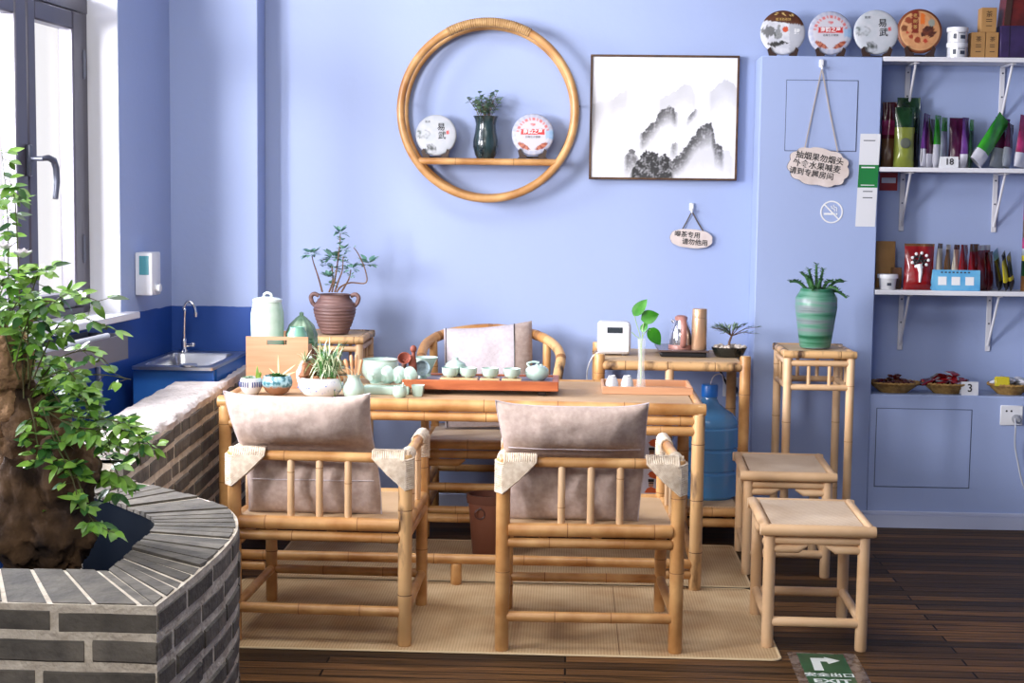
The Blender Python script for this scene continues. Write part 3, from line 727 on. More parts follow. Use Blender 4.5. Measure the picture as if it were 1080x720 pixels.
innp = [onz(*p, PZ) for p in ((115,603), (130,590), (150,571), (161,560), (164,553), (160,547), (150,542), (135,536), (118,529), (100,523), (86,516))]
outs = smooth([(p.x, p.y, 0) for p in outp], 5); inns = smooth([(p.x, p.y, 0) for p in innp], 5)
cor = outp[0]; il = onz(0, 603, PZ); yf = cor.y
pl = thing('brick_planter', 'curved grey brick planter in the left foreground holding the rock and climbing plant', 'planter', (0, 0, 0))
L1 = [(-1.75, yf), (cor.x, yf)]; yi = innp[0].y
k = MB()
slab(k, [(-1.75, yf), (cor.x, yf)], [(-1.75, yi), (innp[0].x, yi)], 0, PZ+.0015, 1)
slab(k, outs, inns, 0, PZ+.0015, 1)
at, L = polyline(L1); lay(k, at, L, .02, PZ-.004, off0=.05)
at2, L2 = polyline([(p.x, p.y) for p in outs]); lay(k, at2, L2-.12, .02, PZ-.004, bl=.19, joint=.019)
# top course: bricks laid across the wall, radiating round the bend
def cap(mb, at_o, Lo, at_i, Li, w_, z):
    s = .004
    while s < Lo-.02:
        e = min(Lo, s+w_*rnd.uniform(.85, 1.1)); j = .0055; hz = rnd.uniform(-.004, .003); vs = []
        for (q, zz) in ((0, z-.010), (1, z+hz)):
            for (ss, which) in ((s+j, 0), (e-j, 0), (e-j, 1), (s+j, 1)):
                p, d = (at_o(ss) if which == 0 else at_i(ss/Lo*Li)); o = V((d.y, -d.x, 0))
                p = p+o*((-.006+rnd.uniform(-.004, .003)) if which == 0 else (-.002))
                vs.append(V((p.x, p.y, zz)))
        mb.add(vs, [[3, 2, 1, 0], [4, 5, 6, 7], [0, 1, 5, 4], [1, 2, 6, 5], [2, 3, 7, 6], [3, 0, 4, 7]], 0); s = e
ati, Li = polyline([(p.x, p.y) for p in inns]); cap(k, at2, L2, ati, Li, .058, PZ+.006)
atf, Lf = polyline(L1); atg, Lg = polyline([(-1.72, yi), (innp[0].x, yi)]); cap(k, atf, Lf, atg, Lg, .098, PZ+.006)
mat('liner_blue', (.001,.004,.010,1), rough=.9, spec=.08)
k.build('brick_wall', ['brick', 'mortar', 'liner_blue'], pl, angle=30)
# lining and water inside
inner = [(-1.75, yi), (innp[0].x, yi)]+[(p.x, p.y) for p in inns]+[(-1.75, inns[-1].y+.1)]
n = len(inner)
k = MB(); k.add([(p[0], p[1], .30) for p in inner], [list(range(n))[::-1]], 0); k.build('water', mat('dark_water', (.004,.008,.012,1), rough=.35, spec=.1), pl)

# low brick wall beside the tea table
bw = thing('brick_partition', 'low straight brick wall with a rough plastered top between sink and tea table', 'wall', (0, 0, 0))
BZ = .64; xa = onz(135, 474, BZ); xb = onz(258, 391, BZ)
def bwx(y): return xa.x+(xb.x-xa.x)*(y-xa.y)/(xb.y-xa.y)
ya, yb = 4.185, 6.425; thk = .20; yc_ = 5.785; tk = .032
k = MB(); pl_ = [(bwx(ya), ya), (bwx(yb), yb), (bwx(yb)-tk, yb), (bwx(yc_)-tk, yc_), (bwx(yc_)-thk, yc_), (bwx(ya)-thk, ya)]; n = 6
k.add([(x, y, 0) for x, y in pl_]+[(x, y, BZ-.02) for x, y in pl_], [[5, 4, 3, 2, 1, 0], [6, 7, 8, 9, 10, 11]]+[[i, (i+1) % n, n+(i+1) % n, n+i] for i in range(n)], 1)
at, L = polyline([(bwx(ya), ya), (bwx(yb), yb)]); lay(k, at, L, .02, BZ-.02, side=1, pitch=.062, depth=.025)
k.build('brick_face', ['brick', 'mortar'], bw, angle=30)
k = MB(); nx, ny = 14, 90; vs = []
for j in range(ny+1):
    y = ya+(yb-ya)*j/ny
    for i in range(nx+1):
        u = i/nx; e = mnoise.noise(V((y*9, 0 if u < .5 else 9, 1)))*.012+mnoise.noise(V((y*31, u*3, 4)))*.005
        th_ = thk+.012 if y < yc_ else tk; x = bwx(y)-th_+u*(th_+.004)+(e if u > .9 else (-e if u < .1 else 0))
        z = BZ+.006+mnoise.fractal(V((x*14, y*14, 2)), 1, 2, 4)*.006-(.012 if u in (0, 1) else 0)
        vs.append((x, y, z))
fs = [[j*(nx+1)+i, j*(nx+1)+i+1, (j+1)*(nx+1)+i+1, (j+1)*(nx+1)+i] for j in range(ny) for i in range(nx)]
o = len(vs); k.add(vs, fs); bot = []
edge = [j*(nx+1)+nx for j in range(ny+1)]; ev = [(vs[i][0]-.004, vs[i][1], BZ-.03+mnoise.noise(V((vs[i][1]*26, 3, 3)))*.008) for i in edge]
o = len(k.v); k.v += [V(p) for p in ev]
for j in range(ny): k.f.append([edge[j], o+j, o+j+1, edge[j+1]]); k.m.append(0)
edge = [j*(nx+1) for j in range(ny+1)]; o = len(k.v); k.v += [V((vs[i][0], vs[i][1], BZ-.03)) for i in edge]
for j in range(ny): k.f.append([edge[j], edge[j+1], o+j+1, o+j]); k.m.append(0)
edge = list(range(nx+1)); o = len(k.v); k.v += [V((vs[i][0], vs[i][1], BZ-.03)) for i in edge]
for j in range(nx): k.f.append([edge[j+1], edge[j], o+j, o+j+1]); k.m.append(0)
k.build('plaster_top', 'plaster', bw, angle=60)

# ------------------------------------------------------------------ sink corner
sz = .70; FL = onz(141, 383.5, sz); FR = onz(235, 389, sz); BR = onz(258, 375, sz)
sx0, sx1 = -1.705, -1.385; sy0, sy1 = 5.80, 6.425
sk = thing('steel_sink', 'stainless steel sink set on a blue counter in the corner', 'sink', ((sx0+sx1)/2, (sy0+sy1)/2, sz)); hx, hy = (sx1-sx0)/2, (sy1-sy0)/2
k = MB(); ix, iy, ib = hx-.028, hy-.05, -.12
def rrect(x, y, r, n=5):
    out = []
    for cxx, cyy, a0 in ((x-r, y-r, 0), (-x+r, y-r, 90), (-x+r, -y+r, 180), (x-r, -y+r, 270)):
        for i in range(n+1): a = math.radians(a0+90*i/n); out.append((cxx+r*math.cos(a), cyy+r*math.sin(a)))
    return out
rings = [(rrect(hx, hy, .012), -.012), (rrect(hx, hy, .012), 0), (rrect(hx-.010, hy-.010, .012), .002), (rrect(ix, iy-.02, .04), .001), (rrect(ix-.008, iy-.028, .04), -.01), (rrect(ix-.02, iy-.04, .05), ib), (rrect(.02, .02, .02), ib-.006)]
n = len(rings[0][0]); o = 0
for (pts_, z) in rings: k.v += [V((p[0], p[1]-(.015 if pts_ is not rings[0][0] and z < .0015 and z != 0 else 0), z)) for p in pts_]
for i in range(len(rings)-1):
    for j in range(n): l = (j+1) % n; k.f.append([i*n+j, i*n+l, (i+1)*n+l, (i+1)*n+j]); k.m.append(0)
k.f.append([(len(rings)-1)*n+j for j in range(n)]); k.m.append(0)
k.build('basin', 'steel', sk)
MB().lathe([(.022, 0), (.022, .004), (.012, .005), (.012, .001), (.001, .001)], (0, -.015, ib-.006), 20).build('drain', 'steel_dark', sk)
ct = thing('blue_counter', 'bright blue painted block carrying the sink', 'counter', (0, 0, 0))
MB().b2(sx0-.004, sx1-.004, 5.835, 5.85, .40, sz-.0135, bev=.003).b2(sx0-.004, sx1-.004, 5.87, 5.885, 0, .40).b2(sx0-.004, sx0+.006, 5.885, 6.43, 0, sz-.0135).b2(sx1-.014, sx1-.004, 5.885, 6.43, 0, sz-.0135).b2(sx0-.004, sx1-.004, 5.835, 5.89, .395, .40).build('counter_block', mat('blue_paint', (.03,.18,.62,1), (.02,.13,.52,1), rough=.35, scale=6), ct)
fb = ony(193, 368.5, 6.34)
fc = thing('water_tap', 'chrome gooseneck tap behind the corner sink', 'tap', (fb.x, 6.36, sz+.002))
def fp(px, py): p = ony(px, py, 6.36); return p-V(fc.location)
k = MB(); k.lathe([(.001, 0), (.020, 0), (.020, .008), (.012, .014), (.0125, .05), (.010, .058), (.001, .058)], (0, 0, 0), 18)
top = fp(196, 319); b0 = V((0, 0, .05))
pts = smooth([b0, (.001, 0, .12), (.004, 0, .18), fp(193.5, 326), fp(197, 318.5), fp(202, 319), fp(205.5, 325), fp(206.3, 331)])
k.tube(pts, .0062, 10); e = pts[-1]; k.tube([e+V((0, 0, .008)), e-V((0, 0, .012))], .009, 10); k.build('spout', 'chrome', fc)
MB().tube([(.008, 0, .028), (.034, -.006, .03)], .008, 10).ball((.04, -.006, .032), .011, 10).build('tap_handle', 'chrome', fc)
dd = onz(193, 393, sz-.013)
tag(MB().lathe([(.001, 0), (.03, 0), (.036, .008), (.034, .009), (.02, .004), (.001, .004)], seg=24).build('soap_dish', 'steel', loc=(dd.x, 5.80+.045-.03, sz+.0022)), 'small round steel dish at the front edge of the sink', 'dish')
# soap dispenser on the left wall
a = lwhit(141.5, 268, 0); b = lwhit(162, 310, 0); sw = .10; sc_ = a[0]+sw/2; zc = ony(150, 289, 6.0).z; shh = (a[1]-b[1])
sd = thing('soap_dispenser', 'white wall soap dispenser with a teal window beside the casement', 'dispenser', LW(sc_, 0, zc)); sd.rotation_euler = (0, 0, -A)
MB().box((.038, 0, 0), (.072, sw, shh), bev=.006, seg=2).build('housing', 'white_plastic', sd)
MB().box((.040, -sw/2+.03, shh*.20), (.040, .064, shh*.44), bev=.0015).build('level_window', mat('teal_soap', srgb(90,160,170), rough=.15), sd)
MB().tube([(.07, -sw*.1, -shh*.33), (.094, -sw*.1, -shh*.33)], .016, 14).build('push_button', 'white_plastic', sd)
# drain trough under the sill
tz = .855; p0 = onz(135, 351.5, tz)
u1 = (p0-LO).dot(du); wo = -(p0-LO).dot(dn)
tr_ = thing('steel_trough', 'dark metal trough with a pale roller hung under the window sill', 'trough', LW(u1, 0, tz)); tr_.rotation_euler = (0, 0, -A)
D_ = max(.09, wo); Lh = .95
k = MB(); t = .004
k.b2(D_-t, D_, -Lh, 0, -.088, 0); k.b2(.002, .002+t, -Lh, 0, -.088, .004); k.b2(.002, D_, -t, 0, -.088, 0); k.b2(.002, D_, -Lh, -Lh+t, -.088, 0); k.b2(.002, D_, -Lh, 0, -.092, -.088)
k.build('trough_body', 'steel_dark', tr_); 
MB().tube([(D_*.62, -.05, -.006), (D_*.62, -Lh+.05, -.006)], .011, 12).build('roller', 'white_plastic', tr_)
k = MB()
for i in range(4): k.b2(.004, D_-.004, -.09-i*.22, -.082-i*.22, -.03, -.018)
k.build('roller_rest', 'steel_dark', tr_)
hp = [onz(116, 376, tz-.09), None, None]
h0 = LW(u1-.10, -D_*.5, tz-.091)
pts = smooth([h0, h0+V((.005, 0, -.10)), h0+V((.02, -.01, -.22)), h0+V((.045, -.03, -.36)), h0+V((.07, -.05, -.55)), V((h0.x+.08, h0.y-.06, .02))])
tag(MB().tube([p-h0 for p in pts], .010, 10).build('drain_hose', mat('clear_hose', (.30,.38,.62,1), rough=.25), loc=h0), 'translucent hose hanging from the trough behind the low brick wall', 'hose')
st = onz(154, 424, .52); 
tag(MB().ball((0, 0, 0), .07, 14, sx=1.2, sz=.8, jit=.5).build('stone', mat('stone_brown', srgb(92,80,74), srgb(54,46,44), rough=.9, scale=20, bump=.6), loc=(-1.60, 5.70, .50)), 'rough brown stone below the front of the sink', 'stone')
sp_ = thing('stone_support', 'dark block under the rough brown stone below the sink', 'block', (-1.60, 5.70, 0))
MB().b2(-.07, .07, -.06, .06, 0, .452, bev=.006).build('block', mat('dark_block', (.03,.03,.04,1), rough=.8), sp_)

# ------------------------------------------------------------------ furniture
mat('straw', (.5,.4,.25,1)); woven('seat_mat', srgb(214,186,150), srgb(176,140,100), 95, 95); woven('seat_mat_pale', srgb(238,218,192), srgb(178,144,108), 52, 52)
woven('table_mat', srgb(214,184,148), srgb(168,130,92), 75, 110)
mat('lining_dark', srgb(70,44,28), rough=.7)
def ropecorner(mb, x, z, sgn, rx=.10, rz=.095, r=.019, y=0):
    """cords binding a post top at (x, z) to a rail running towards -sgn*x"""
    n = 15; up = z+.016
    for i in range(n):
        t = (i+.5)/n; a = V((x-sgn*(rx*t-.0), y, up)); b = V((x+sgn*.0, y, up-(rz+.016)*t))
        a = V((x-sgn*rx*t, y, z-.001)); b = V((x, y, z-rz*t))
        yo = r+.0045
        # loop: over the rail, down outside the post, back behind
        ring = [a+V((0, -yo, .004)), a.lerp(b, .5)+V((0, -yo-.002, 0)), b+V((sgn*.004, -yo, 0)), b+V((sgn*yo, -yo*.3, .004)), b+V((sgn*yo, yo*.5, .006)),
                b+V((0, yo, .0)), a.lerp(b, .5)+V((0, yo, 0)), a+V((0, yo, .004)), a+V((0, yo*.5, yo)), a+V((0, -yo*.5, yo))]
        mb.tube(ring, .0043, 6, closed=True)
    for i in range(9):        # cords over the post top
        t = i/8; zz = z+.002-.0*t
        mb.tube([(x-sgn*.03*t, y-r-.003, z-.02), (x+sgn*(r*.6)-sgn*.04*t, y-r*.3, z+r+.004-.003*t), (x+sgn*(r*.6)-sgn*.04*t, y+r*.3, z+r+.004-.003*t), (x-sgn*.03*t, y+r+.003, z-.02)], .0034, 6)
def wrap(mb, p0, p1, r, turn=.0066):
    p0 = V(p0); p1 = V(p1); L = (p1-p0).length; n = int(L/turn); d = (p1-p0).normalized(); a = d.cross(V((0.2, .1, 1))).normalized() if abs(d.z) < .9 else V((1, 0, 0)); b = d.cross(a)
    pts = []
    for i in range(n*10+1):
        t = i/10; q = 2*PI*t; pts.append(p0+d*(t*turn)+(a*math.cos(q)+b*math.sin(q))*r)
    mb.tube(pts, .0036, 5)
SH = .385
def armchair(label, loc, rz=0):
    t = thing('bamboo_armchair', label, 'chair', (loc[0], loc[1], .0047), rz, 'bamboo armchairs at the front of the tea table'); hx = .263; yb_, yf_ = 0, .468; zr = .578
    for sx in (-1, 1):
        MB().bamboo((sx*hx, yb_, 0), (sx*hx, yb_, zr+.012), .0215, gap=.26).build('leg', BAMS if sx > 0 and 'left' in label else BAM, t)
        MB().bamboo((sx*(hx-.008), yf_, 0), (sx*(hx-.008), yf_, zr-.004), .0195, gap=.24).build('leg', BAM, t)
    MB().bamboo((-hx, yb_, zr), (hx, yb_, zr), .0155, gap=.3).build('back_rail', BAM, t)
    for x in (-.088, 0, .088): MB().bamboo((x, yb_, SH+.004), (x, yb_, zr-.008), .011, gap=.17).build('spindle', BAMP, t)
    for sx in (-1, 1):
        MB().bamboo((sx*hx, yb_+.01, zr), (sx*(hx-.008), yf_+.006, zr), .0165, gap=.25).build('armrest', BAM, t)
        for y in (.17, .32): MB().bamboo((sx*(hx-.003), y, SH), (sx*(hx-.003), y, zr-.008), .010, gap=.17).build('arm_spindle', BAMP, t)
    k = MB(); hs = hx+.012
    for y in (yb_-.006, yf_+.006): k.bamboo((-hs+.028, y, SH-.012), (hs-.028, y, SH-.012), .021, gap=.27); k.bamboo((-hs+.028, y, SH-.052), (hs-.028, y, SH-.052), .0155, gap=.25)
    for sx in (-1, 1): k.bamboo((sx*hx, .0, SH-.014), (sx*(hx-.004), yf_, SH-.014), .019, gap=.2); k.bamboo((sx*hx, .0, SH-.052), (sx*(hx-.004), yf_, SH-.052), .0145, gap=.2)
    k.build('seat_frame', BAM, t)
    MB().b2(-hx+.012, hx-.012, .010, yf_-.010, SH-.014, SH+.0).build('seat', 'seat_mat', t)
    k = MB(); zl = .104
    k.bamboo((-hx+.01, yb_, zl), (hx-.01, yb_, zl), .0165, gap=.2); k.bamboo((-hx+.01, yf_, zl+.005), (hx-.01, yf_, zl+.005), .0155, gap=.2)
    for sx in (-1, 1): k.bamboo((sx*hx, .01, zl), (sx*(hx-.008), yf_-.01, zl+.005), .015, gap=.2)
    k.build('stretchers', BAM, t)
    for sx in (-1, 1):
        k = MB(); ropecorner(k, sx*hx, zr, sx)
        wrap(k, (sx*hx, .0, zr), (sx*(hx-.002), .10, zr), .0195); k.build('rope_binding', 'rope', t); k = MB(); wrap(k, (sx*(hx-.007), .34, zr), (sx*(hx-.008), yf_+.012, zr), .0195); wrap(k, (sx*(hx-.008), yf_, zr-.075), (sx*(hx-.008), yf_, zr+.002), .0225)
        k.ball((sx*(hx-.008), yf_+.01, zr), .022, 10); k.build('rope_binding', 'rope', t)
    return t
armchair('left bamboo armchair at the front of the tea table with its back to us', (-.755, 4.525, 0), math.radians(-1.6))
armchair('right bamboo armchair at the front of the tea table with its back to us', (.069, 4.503, 0), math.radians(1.5))

def pillow_on_rail(label, cx_, y0, w0, w1, zt, shear, seed, flap, tl=0):
    """cushion standing on the seat, leaning on the rail; its top bulges over the rail"""
    t = thing('cushion', label, 'cushion', (cx_, y0, SH+.003)); H = zt-SH-.003; zr = .578-SH; n, m = 46, 46; rr = seed*13.7
    front = {}; mb = MB()
    def P(u, v, side):                               # u,v in -1..1; side -1 faces the camera
        e = max(0, (1-abs(u)**2.6))*max(0, (1-abs(v)**3.0)); th = .088*e**.55
        z = H*(v+1)/2; w_ = (w0+(w1-w0)*(v+1)/2)/2
        x = u*w_*(1-.035*(1-v*v))+shear*(v)*.5+.006*math.sin(v*3+seed)
        z = z+(.012*abs(u)**4-.003)*(1 if v > .55 else 0)*(v-.55)/.45*1.4+tl*u*(v+1)/2-.010*(1-u*u)*(1 if v < -.8 else 0)*0
        g = math.exp(-((z-zr)/.045)**2); wr = mnoise.fractal(V((u*2.2+rr, v*2.2, side*2)), 1, 2, 3)*.008+mnoise.noise(V((u*5+rr, v*2.2, side)))*.003
        cr = -.010*math.exp(-((u-.75*math.copysign(1,u))/.1)**2)*(1-abs(v))
        yc = .080-.085*max(0, (z-zr)/max(.05, H-zr))**1.0
        if side < 0:
            d = th*(1-.80*g)*(1.30 if z > zr else .62)+(wr+cr)*e**.3*(1-.8*g)
            y = yc-d
            if z < zr+.03: y = max(y, .026)
        else: y = yc+th*.95+wr*e**.3
        return V((x, y, z))
    for side in (-1, 1):
        o = len(mb.v)
        for j in range(m+1):
            for i in range(n+1): mb.v.append(P(-1+2*i/n, -1+2*j/m, side))
        for j in range(m):
            for i in range(n):
                p = o+j*(n+1)+i; q = [p, p+1, p+n+2, p+n+1]; mb.f.append(q if side < 0 else q[::-1]); mb.m.append(0)
    mb.build('cover', 'linen', t, angle=80)
    pp = MB()
    edge = [P(-1+2*i/40, -1, -1) for i in range(41)]+[P(1, -1+2*i/40, -1) for i in range(1, 41)]+[P(1-2*i/40, 1, -1) for i in range(1, 41)]+[P(-1, 1-2*i/40, -1) for i in range(1, 40)]
    pp.tube(edge, .0022, 6, closed=True)
    if flap is not None: pp.tube([P(-.93+1.86*i/30, flap+.03*math.sin(i/30*PI*1.0), -1)+V((0, -.0015, 0)) for i in range(31)], .0018, 5)
    pp.build('piping', 'linen_light', t); return t
def zat(px, py, y): return ony(px, py, y).z
pillow_on_rail('linen cushion leaning over the back rail of the left armchair', -.803, 4.535, .413, .445, zat(310, 419, 4.50), -.040, 3, -.42, .0)
pillow_on_rail('linen cushion leaning over the back rail of the right armchair', .014, 4.512, .416, .458, zat(610, 429, 4.48), 0, 8, .26, .0)

# tea table
TY0, TY1 = 5.27, 5.955; TX0, TX1 = -1.215, .452; TT = .655; TCX = (TX0+TX1)/2
tb = thing('tea_table', 'long bamboo tea table with a woven top in the middle of the room', 'table', (TCX, TY0, .0)); hx = (TX1-TX0)/2; D = TY1-TY0
k = MB(); zt_ = TT-.012
k.bamboo((-hx-.025, 0, zt_), (hx+.025, 0, zt_), .0222, gap=.26); k.bamboo((-hx-.02, D, zt_), (hx+.02, D, zt_), .0175, gap=.3)
for sx in (-1, 1): k.bamboo((sx*(hx+.005), -.018, zt_), (sx*(hx+.005), D+.018, zt_), .0185, gap=.3)
k.build('top_frame', BAM, tb)
k = MB()
for y in (0, D): k.bamboo((-hx+.01, y, TT-.052), (hx-.01, y, TT-.052), .0165, gap=.2)
for sx in (-1, 1):
    k.bamboo((sx*hx, .01, TT-.052), (sx*hx, D-.01, TT-.052), .0165, gap=.2)
    for y in (0, D): k.bamboo((sx*(hx-.01), y, TT-.088), (sx*(hx-.30), y, TT-.088), .0175, gap=.2)
k.build('apron', BAM, tb)
MB().b2(-hx+.015, hx-.015, .014, D-.014, TT-.03, TT).build('woven_top', 'table_mat', tb)
for sx in (-1, 1):
    for y in (0, D): MB().bamboo((sx*hx, y, .0048), (sx*hx, y, TT-.028), .0225, gap=.22).build('leg', BAMS if sx > 0 and y == 0 else BAM, tb)
k = MB()
for y in (0, D): k.bamboo((-hx, y, .095), (hx, y, .095), .018, gap=.26); k.bamboo((hx, y, .057), (hx-.14, y, .057), .017, gap=.3); k.bamboo((-hx, y, .057), (-hx+.14, y, .057), .017, gap=.3)
for sx in (-1, 1): k.bamboo((sx*hx, 0, .098), (sx*hx, D, .098), .018, gap=.26)
k.build('stretchers', BAM, tb)
for y in (0, D): MB().bamboo((ony(481, 605, TY0).x-TCX if y == 0 else ony(350, 585, TY1).x-TCX, y, .0048), (ony(481, 605, TY0).x-TCX if y == 0 else ony(350, 585, TY1).x-TCX, y, .08), .020, gap=.3).build('stub_foot', BAM, tb)

# stools
def stool(label, loc, rz=0, W_=.285, DD=.372, H_=.392):
    t = thing('bamboo_stool', label, 'stool', loc, rz, 'low bamboo stools'); hx = W_/2; L = []
    for sx in (-1, 1):
        for y in (0, DD): MB().bamboo((sx*hx, y, .0048 if sx < 0 else .0), (sx*hx, y, H_-.03), .0185, gap=.5).build('leg', BAMP, t)
    k = MB(); zt_ = H_-.018; ov = .03
    for y in (-.018, DD+.022): k.bamboo((-hx-ov-.002, y, zt_), (hx+ov+.002, y, zt_), .0185, gap=.6)
    for sx in (-1, 1): k.bamboo((sx*(hx+.014), -.026, zt_+.004), (sx*(hx+.014), DD+.03, zt_+.004), .0165, gap=.6)
    k.build('seat_frame', BAMP, t)
    MB().b2(-hx+.004, hx-.004, -.004, DD+.008, H_-.025, H_-.003).build('seat', 'seat_mat_pale', t)
    k = MB(); zs_ = H_-.052
    for y in (0, DD):
        k.bamboo((-hx+.01, y, zs_), (hx-.01, y, zs_), .0135, gap=.6)
        for sx in (-1, 1): k.tube([(sx*(hx-.012), y, zs_-.027), (sx*(hx-.085), y, zs_-.027), (sx*(hx-.115), y, zs_-.016)], [.0135, .0135, .003], 12)
    for sx in (-1, 1):
        k.bamboo((sx*hx, .01, zs_), (sx*hx, DD-.01, zs_), .0135, gap=.6)
        for q, e in ((.012, 1), (DD-.012, -1)): k.tube([(sx*hx, q, zs_-.027), (sx*hx, q+e*.085, zs_-.027), (sx*hx, q+e*.115, zs_-.016)], [.0135, .0135, .003], 12)
    k.build('apron', BAMP, t)
    k = MB()
    for y in (0, DD): k.bamboo((-hx+.008, y, .085), (hx-.008, y, .085), .0155, gap=.6)
    for sx in (-1, 1): k.bamboo((sx*hx, .008, .088), (sx*hx, DD-.008, .088), .0145, gap=.6)
    k.build('stretchers', BAMP, t); return t
s1 = stool('front pale bamboo stool on the mat corner beside the green floor sign', (.763, 4.594, 0), math.radians(-1.2))
copy_thing(s1, 'rear bamboo stool between the front stool and the tall plant stand', (.802, 5.505, 0), math.radians(-2.2))

# tall plant stands
def plant_stand(label, loc, H_, W_, DD):
    t = thing('plant_stand', label, 'plant stand', loc, 0, 'bamboo plant stands'); hx = W_/2-.02
    for sx in (-1, 1):
        for y in (.018, DD-.018): MB().bamboo((sx*hx, y, .002), (sx*hx, y, H_-.02), .0165, gap=.26).build('leg', BAMP, t)
    k = MB()
    for y in (.008, DD-.008): k.bamboo((-W_/2, y, H_-.015), (W_/2, y, H_-.015), .0155, gap=.3)
    for sx in (-1, 1): k.bamboo((sx*(hx+.006), 0, H_-.015), (sx*(hx+.006), DD, H_-.015), .015, gap=.3)
    k.build('top_frame', BAMS, t)
    MB().b2(-hx+.008, hx-.008, .022, DD-.022, H_-.018, H_-.004).build('top_mat', 'seat_mat', t)
    k = MB(); s_ = MB()
    for z in (H_-.05, H_-.145):
        for y in (.018, DD-.018): k.bamboo((-hx+.006, y, z), (hx-.006, y, z), .0125, gap=.5)
        for sx in (-1, 1): k.bamboo((sx*hx, .024, z), (sx*hx, DD-.024, z), .0125, gap=.5)
    k.build('rails', BAMP, t)
    for x in (-hx*.33, hx*.33):
        for y in (.018, DD-.018): MB().tube([(x, y, H_-.14), (x, y, H_-.052)], .0075, 8).build('spindle', BAMP, t)
    for sx in (-1, 1):
        for y in (DD*.36, DD*.64): MB().tube([(sx*hx, y, H_-.14), (sx*hx, y, H_-.052)], .0075, 8).build('spindle', BAMP, t)
    return t
plant_stand('tall bamboo plant stand carrying the green striped pot', (.978, 5.945, 0), .79, .285, .335)
plant_stand('tall bamboo plant stand behind the tea table carrying the brown two-handled pot', (-.985, 6.11, 0), .80, .29, .36)

# console rack behind the table
cn = thing('bamboo_rack', 'long bamboo rack against the wall carrying the white appliance and kettle', 'rack', (.405, 6.0, 0)); hx = .288; D = .50
cz0 = ony(700, 386, 6.0).z
for sx in (-1, 1):
    for y in (0, D): MB().bamboo((sx*hx, y, .002), (sx*hx, y, cz0+.045), .0215, gap=.19).build('post', BAM, cn)
MB().bamboo((ony(706, 400, 6.0).x-.405, 0, .16), (ony(706, 400, 6.0).x-.405, 0, cz0-.01), .017, gap=.3).build('middle_post', BAMP, cn)
k = MB(); l = MB()
for y in (0, D):
    k.bamboo((-hx+.01, y, cz0), (hx-.01, y, cz0), .0185, gap=.2)
    for z in (.132, .088): l.bamboo((-hx+.01, y, z), (hx-.01, y, z), .0185, gap=.24)
for sx in (-1, 1):
    k.bamboo((sx*hx, .01, cz0), (sx*hx, D-.01, cz0), .017, gap=.2); l.bamboo((sx*hx, .01, .132), (sx*hx, D-.01, .132), .017, gap=.2)
k.build('top_rails', BAMS, cn); l.build('bottom_rails', BAM, cn)
CZ = cz0+.020; CB = .152
MB().b2(-hx+.016, hx-.016, .01, D-.01, cz0+.005, CZ).build('top_panel', 'seat_mat', cn); MB().b2(-hx+.016, hx-.016, .012, D-.012, .135, CB).build('bottom_panel', 'seat_mat', cn)

# horseshoe chair behind the table
hc = thing('horseshoe_chair', 'bamboo horseshoe-back chair on the far side of the tea table', 'chair', (-.335, 6.02, 0)); H_ = .40
W_ = .24; Dp = .43
for sx in (-1, 1):
    MB().bamboo((sx*W_, 0, .002), (sx*W_, 0, H_), .019, gap=.25).build('leg', BAM, hc); MB().bamboo((sx*W_, Dp, .002), (sx*W_, Dp, H_), .019, gap=.25).build('leg', BAM, hc)
k = MB()
for y in (0, Dp):
    k.bamboo((-W_-.02, y, H_-.018), (W_+.02, y, H_-.018), .02, gap=.24); k.bamboo((-W_, y, H_-.058), (W_, y, H_-.058), .017, gap=.24)
    for sx in (-1, 1): k.tube([(sx*(W_-.01), y, H_-.092), (sx*(W_-.13), y, H_-.092), (sx*(W_-.16), y, H_-.08)], [.015, .015, .004], 12)
for sx in (-1, 1): k.bamboo((sx*W_, 0, H_-.018), (sx*W_, Dp, H_-.018), .02, gap=.24)
k.build('seat_frame', BAM, hc); MB().b2(-W_+.01, W_-.01, .01, Dp-.01, H_-.02, H_+.0).build('seat', 'seat_mat_pale', hc)
k = MB()
for z in (.115, .21):
    for y in (0, Dp): k.bamboo((-W_, y, z), (W_, y, z), .016, gap=.24)
    for sx in (-1, 1): k.bamboo((sx*W_, 0, z), (sx*W_, Dp, z), .016, gap=.24)
k.build('stretchers', BAM, hc)
def hp_(px, py, y): return ony(px, py, y)-V(hc.location)
arc = smooth([hp_(447, 412, 6.10), hp_(446, 392, 6.15), hp_(444.5, 376, 6.22), hp_(450, 362, 6.32), hp_(468, 352.5, 6.42), hp_(500, 347, 6.47), hp_(530, 347, 6.47), hp_(558, 351, 6.43), hp_(580, 360, 6.34), hp_(591, 374, 6.24), hp_(589, 392, 6.16), hp_(585, 412, 6.10)], 6)
n = len(arc); rr = [.0205*(1.06 if i % 11 in (0, 2) else 1) for i in range(n)]; mis = [1 if i % 11 == 0 else (3 if i > n*.70 else 0) for i in range(n)]
MB().tube(arc, rr, 12, mis=mis, capm=2).build('arm_hoop', BAM+[BAMS[0]], hc)
for sx, px, py in ((-1, 457, 358), (1, 577, 357)):
    tp = hp_(px, py, 6.36); MB().bamboo((sx*(W_-.005), Dp-.06, H_-.01), (tp.x, tp.y, tp.z), .017, gap=.3).build('back_post', BAM, hc)
for sx in (-1, 1):
    e = arc[0] if sx < 0 else arc[-1]; MB().bamboo((sx*(W_+.005), .05, H_-.02), e+V((0, 0, .02)), .017, gap=.3).build('arm_post', BAM, hc)

